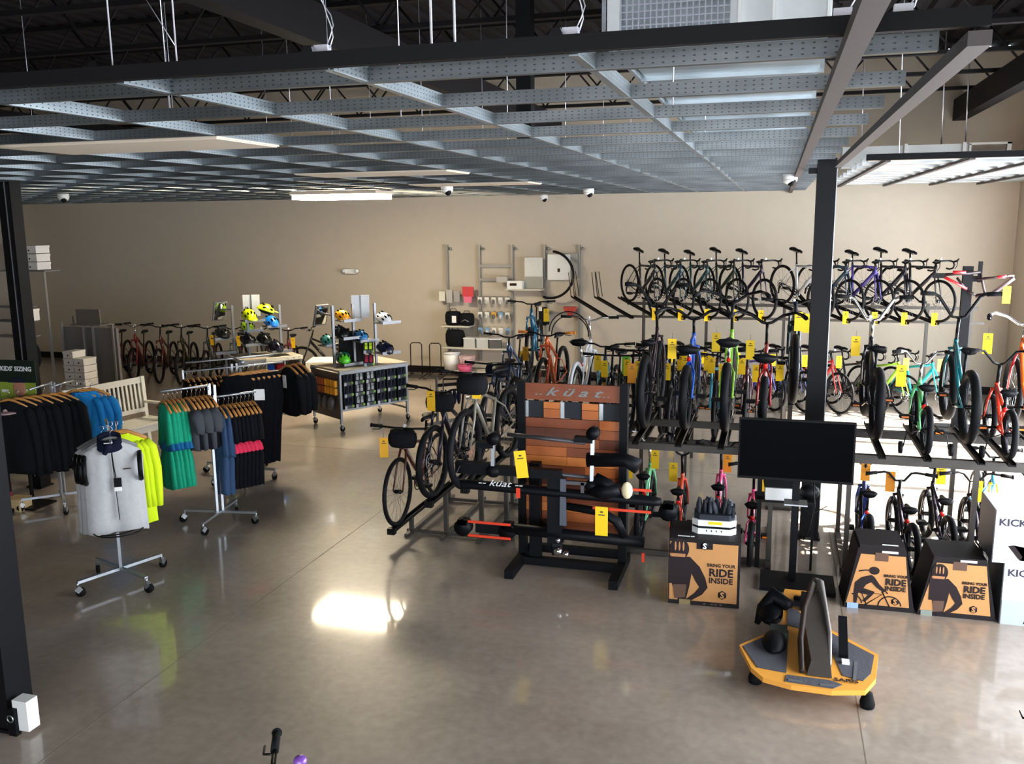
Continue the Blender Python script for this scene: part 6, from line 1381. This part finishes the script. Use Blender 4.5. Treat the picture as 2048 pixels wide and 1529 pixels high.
goods('tyre', 'thin black tyre hanging as an arch below the red hanger', 'tyre', MB().ring((0, 0, 0), 0.40, 0.012, 'Y', 28, 6, 0.0, pi), m_tire, (-3.90, 17.30, 0.98)); goods('tyre', 'second thin black tyre arch, just in front of the other', 'tyre', MB().ring((0, 0, 0), 0.37, 0.012, 'Y', 28, 6, -0.1, pi*1.02), m_tire, (-3.86, 17.22, 0.94))
goods('hanger_block', 'red plastic hook holding the thin tyres on the wall', 'hook', MB().box((0, 0, 0), (0.20, 0.12, 0.09), taper=1.3).box((0, 0, -0.07), (0.10, 0.10, 0.10)), M('brick_red_plastic', (190, 70, 60), 0.6), (-3.90, 17.42, 1.42))
t = thing('carrier_clamp', 'black car-top clamp hanging at the middle wall standard', 'clamp', (-4.45, 17.38, 1.12)); MB().box((0, 0, 0.15), (0.14, 0.12, 0.36)).build('clamp_body', m_blackp, t); MB().tube([(-0.05, -0.05, 0.05), (0.14, -0.05, 0.02)], 0.035, 7).build('clamp_arm', m_blackp, t); MB().box((-0.03, -0.07, 0.30), (0.06, 0.01, 0.08)).build('clamp_label', m_white, t)
goods('parts_box', 'grey box with small parts beside the second crossbar of the wall shelving', 'box', MB().box((0, 0, 0), (0.22, 0.14, 0.12)), M('grey_goods', (176, 172, 166), 0.6), (-5.28, 17.38, 2.0))

# wire wheel stands by the back wall
for i, x_ in enumerate((-7.08, -6.66)):
    t = thing('wire_stand', ['tall black wire hoop stand by back wall, left of the pair', 'tall black wire hoop stand by back wall, right of the pair'][i], 'bike stand', (x_, 17.1, 0), 0.1)
    MB().tube([(-0.12, 0, 0.02), (-0.12, 0, 0.66), (-0.08, 0, 0.70), (0.08, 0, 0.70), (0.12, 0, 0.66), (0.12, 0, 0.02)], 0.011, 6).build('hoop', m_black, t)
    MB().bar((-0.16, -0.35, 0.02), (-0.16, 0.3, 0.02), 0.03, 0.03).bar((0.16, -0.35, 0.02), (0.16, 0.3, 0.02), 0.03, 0.03).bar((-0.17, -0.3, 0.03), (0.17, -0.3, 0.03), 0.03, 0.03).bar((-0.17, 0, 0.02), (0.17, 0, 0.02), 0.03, 0.03).build('base_frame', m_rackm, t)
goods('ball_fitting', 'small red ball fitting by the wire hoop stand', 'fitting', MB().blob((0, 0, 0), (0.06, 0.06, 0.06), 12, 8), M('bright_red_plastic', (225, 50, 40), 0.4), (-7.15, 16.6, 0.30)); MB().tube([(0, 0, -0.05), (0, 0, -0.29)], 0.012, 5).build('stem', m_steel, bpy.data.objects['ball_fitting'])
# floor wheel rack right of the table with glove hangers
t = thing('accessory_rack', 'low black rack with hanging gloves at the right end of the glove table', 'rack', (-5.05, 13.0, 0), A1)
MB().bar((0, 0, 0.02), (0, 0, 0.75), 0.03, 0.03, (1, 0, 0)).bar((-0.2, 0, 0.02), (0.5, 0, 0.02), 0.04, 0.04).build('frame', m_rackm, t); MB().bar((0, 0, 0.62), (0.55, -0.2, 0.62), 0.03, 0.05).build('arm', m_black, t)
for k in range(5): MB().blob((0.05+0.07*k, -0.05-0.02*k, 0.42), (0.035, 0.04, 0.13), 9, 7).build('glove', m_glb, t)
t = thing('handlebar', 'black drop handlebar hanging beside the glove table', 'handlebar', (-4.68, 13.15, 0.62), 0.4)
MB().tube([(-0.30, 0, 0.10), (0.05, 0, 0.10), (0.12, 0, 0.08), (0.15, 0, -0.02), (0.14, 0, -0.10), (0.20, 0, -0.14)], 0.016, 7).build('bar', m_black, t); MB().bar((-0.30, 0, 0.1), (-0.30, 0, -0.62), 0.02, 0.02, (1, 0, 0)).build('support', m_rackm, t)
# bare frames on the display post at right
t = thing('display_post', 'tall black display post at right end of the back wall rack', 'display post', (2.66, 14.45, 0)); MB().box((0, 0, 1.23), (0.13, 0.10, 2.42)).build('shaft', m_fr2, t); MB().box((0, 0, 0.02), (0.5, 0.6, 0.04)).build('base', m_fr2, t); MB().box((0.16, 0, 2.36), (0.05, 0.05, 0.30)).box((0.08, 0, 2.26), (0.2, 0.06, 0.08)).build('clamp', m_fr2, t)
t = thing('bare_bicycle', 'bare black and red bike frame clamped high on the black post', 'bicycle frame', (2.66, 14.33, 2.26))
red_ = paint((190, 30, 40)); blk_ = paint((40, 26, 28))
MB().tube([(-0.36, 0, 0.06), (0.14, 0, 0.10)], 0.022, 8).tube([(-0.16, 0, 0.02), (-0.02, 0, -0.16)], 0.018, 7).tube([(0.10, 0, -0.24), (0.32, 0, -0.20), (0.58, 0, 0.02)], 0.028, 8).tube([(0.10, 0, 0.0), (0.58, 0, 0.05)], 0.020, 7).tube([(0.14, 0, 0.1), (0.22, 0, -0.2)], 0.018, 7).tube([(-0.02, 0, -0.16), (0.14, 0, -0.25)], 0.02, 7).build('tubes', blk_, t)
MB().tube([(-0.33, 0, 0.03), (-0.16, 0, -0.06), (-0.02, 0, -0.14)], 0.022, 7).tube([(-0.22, -0.01, 0.10), (-0.05, -0.01, 0.10)], 0.024, 7).tube([(0.36, -0.005, 0.035), (0.48, -0.005, 0.045)], 0.022, 7).build('red_sections', red_, t)
MB().box((-0.40, 0, 0.05), (0.16, 0.06, 0.07)).build('cover', m_blackp, t)
hang_tag(t, (0.50, -0.02, -0.08), -pi/2, (225, 165, 20), 1.25)
# low fixture and goods near right behind white cartons
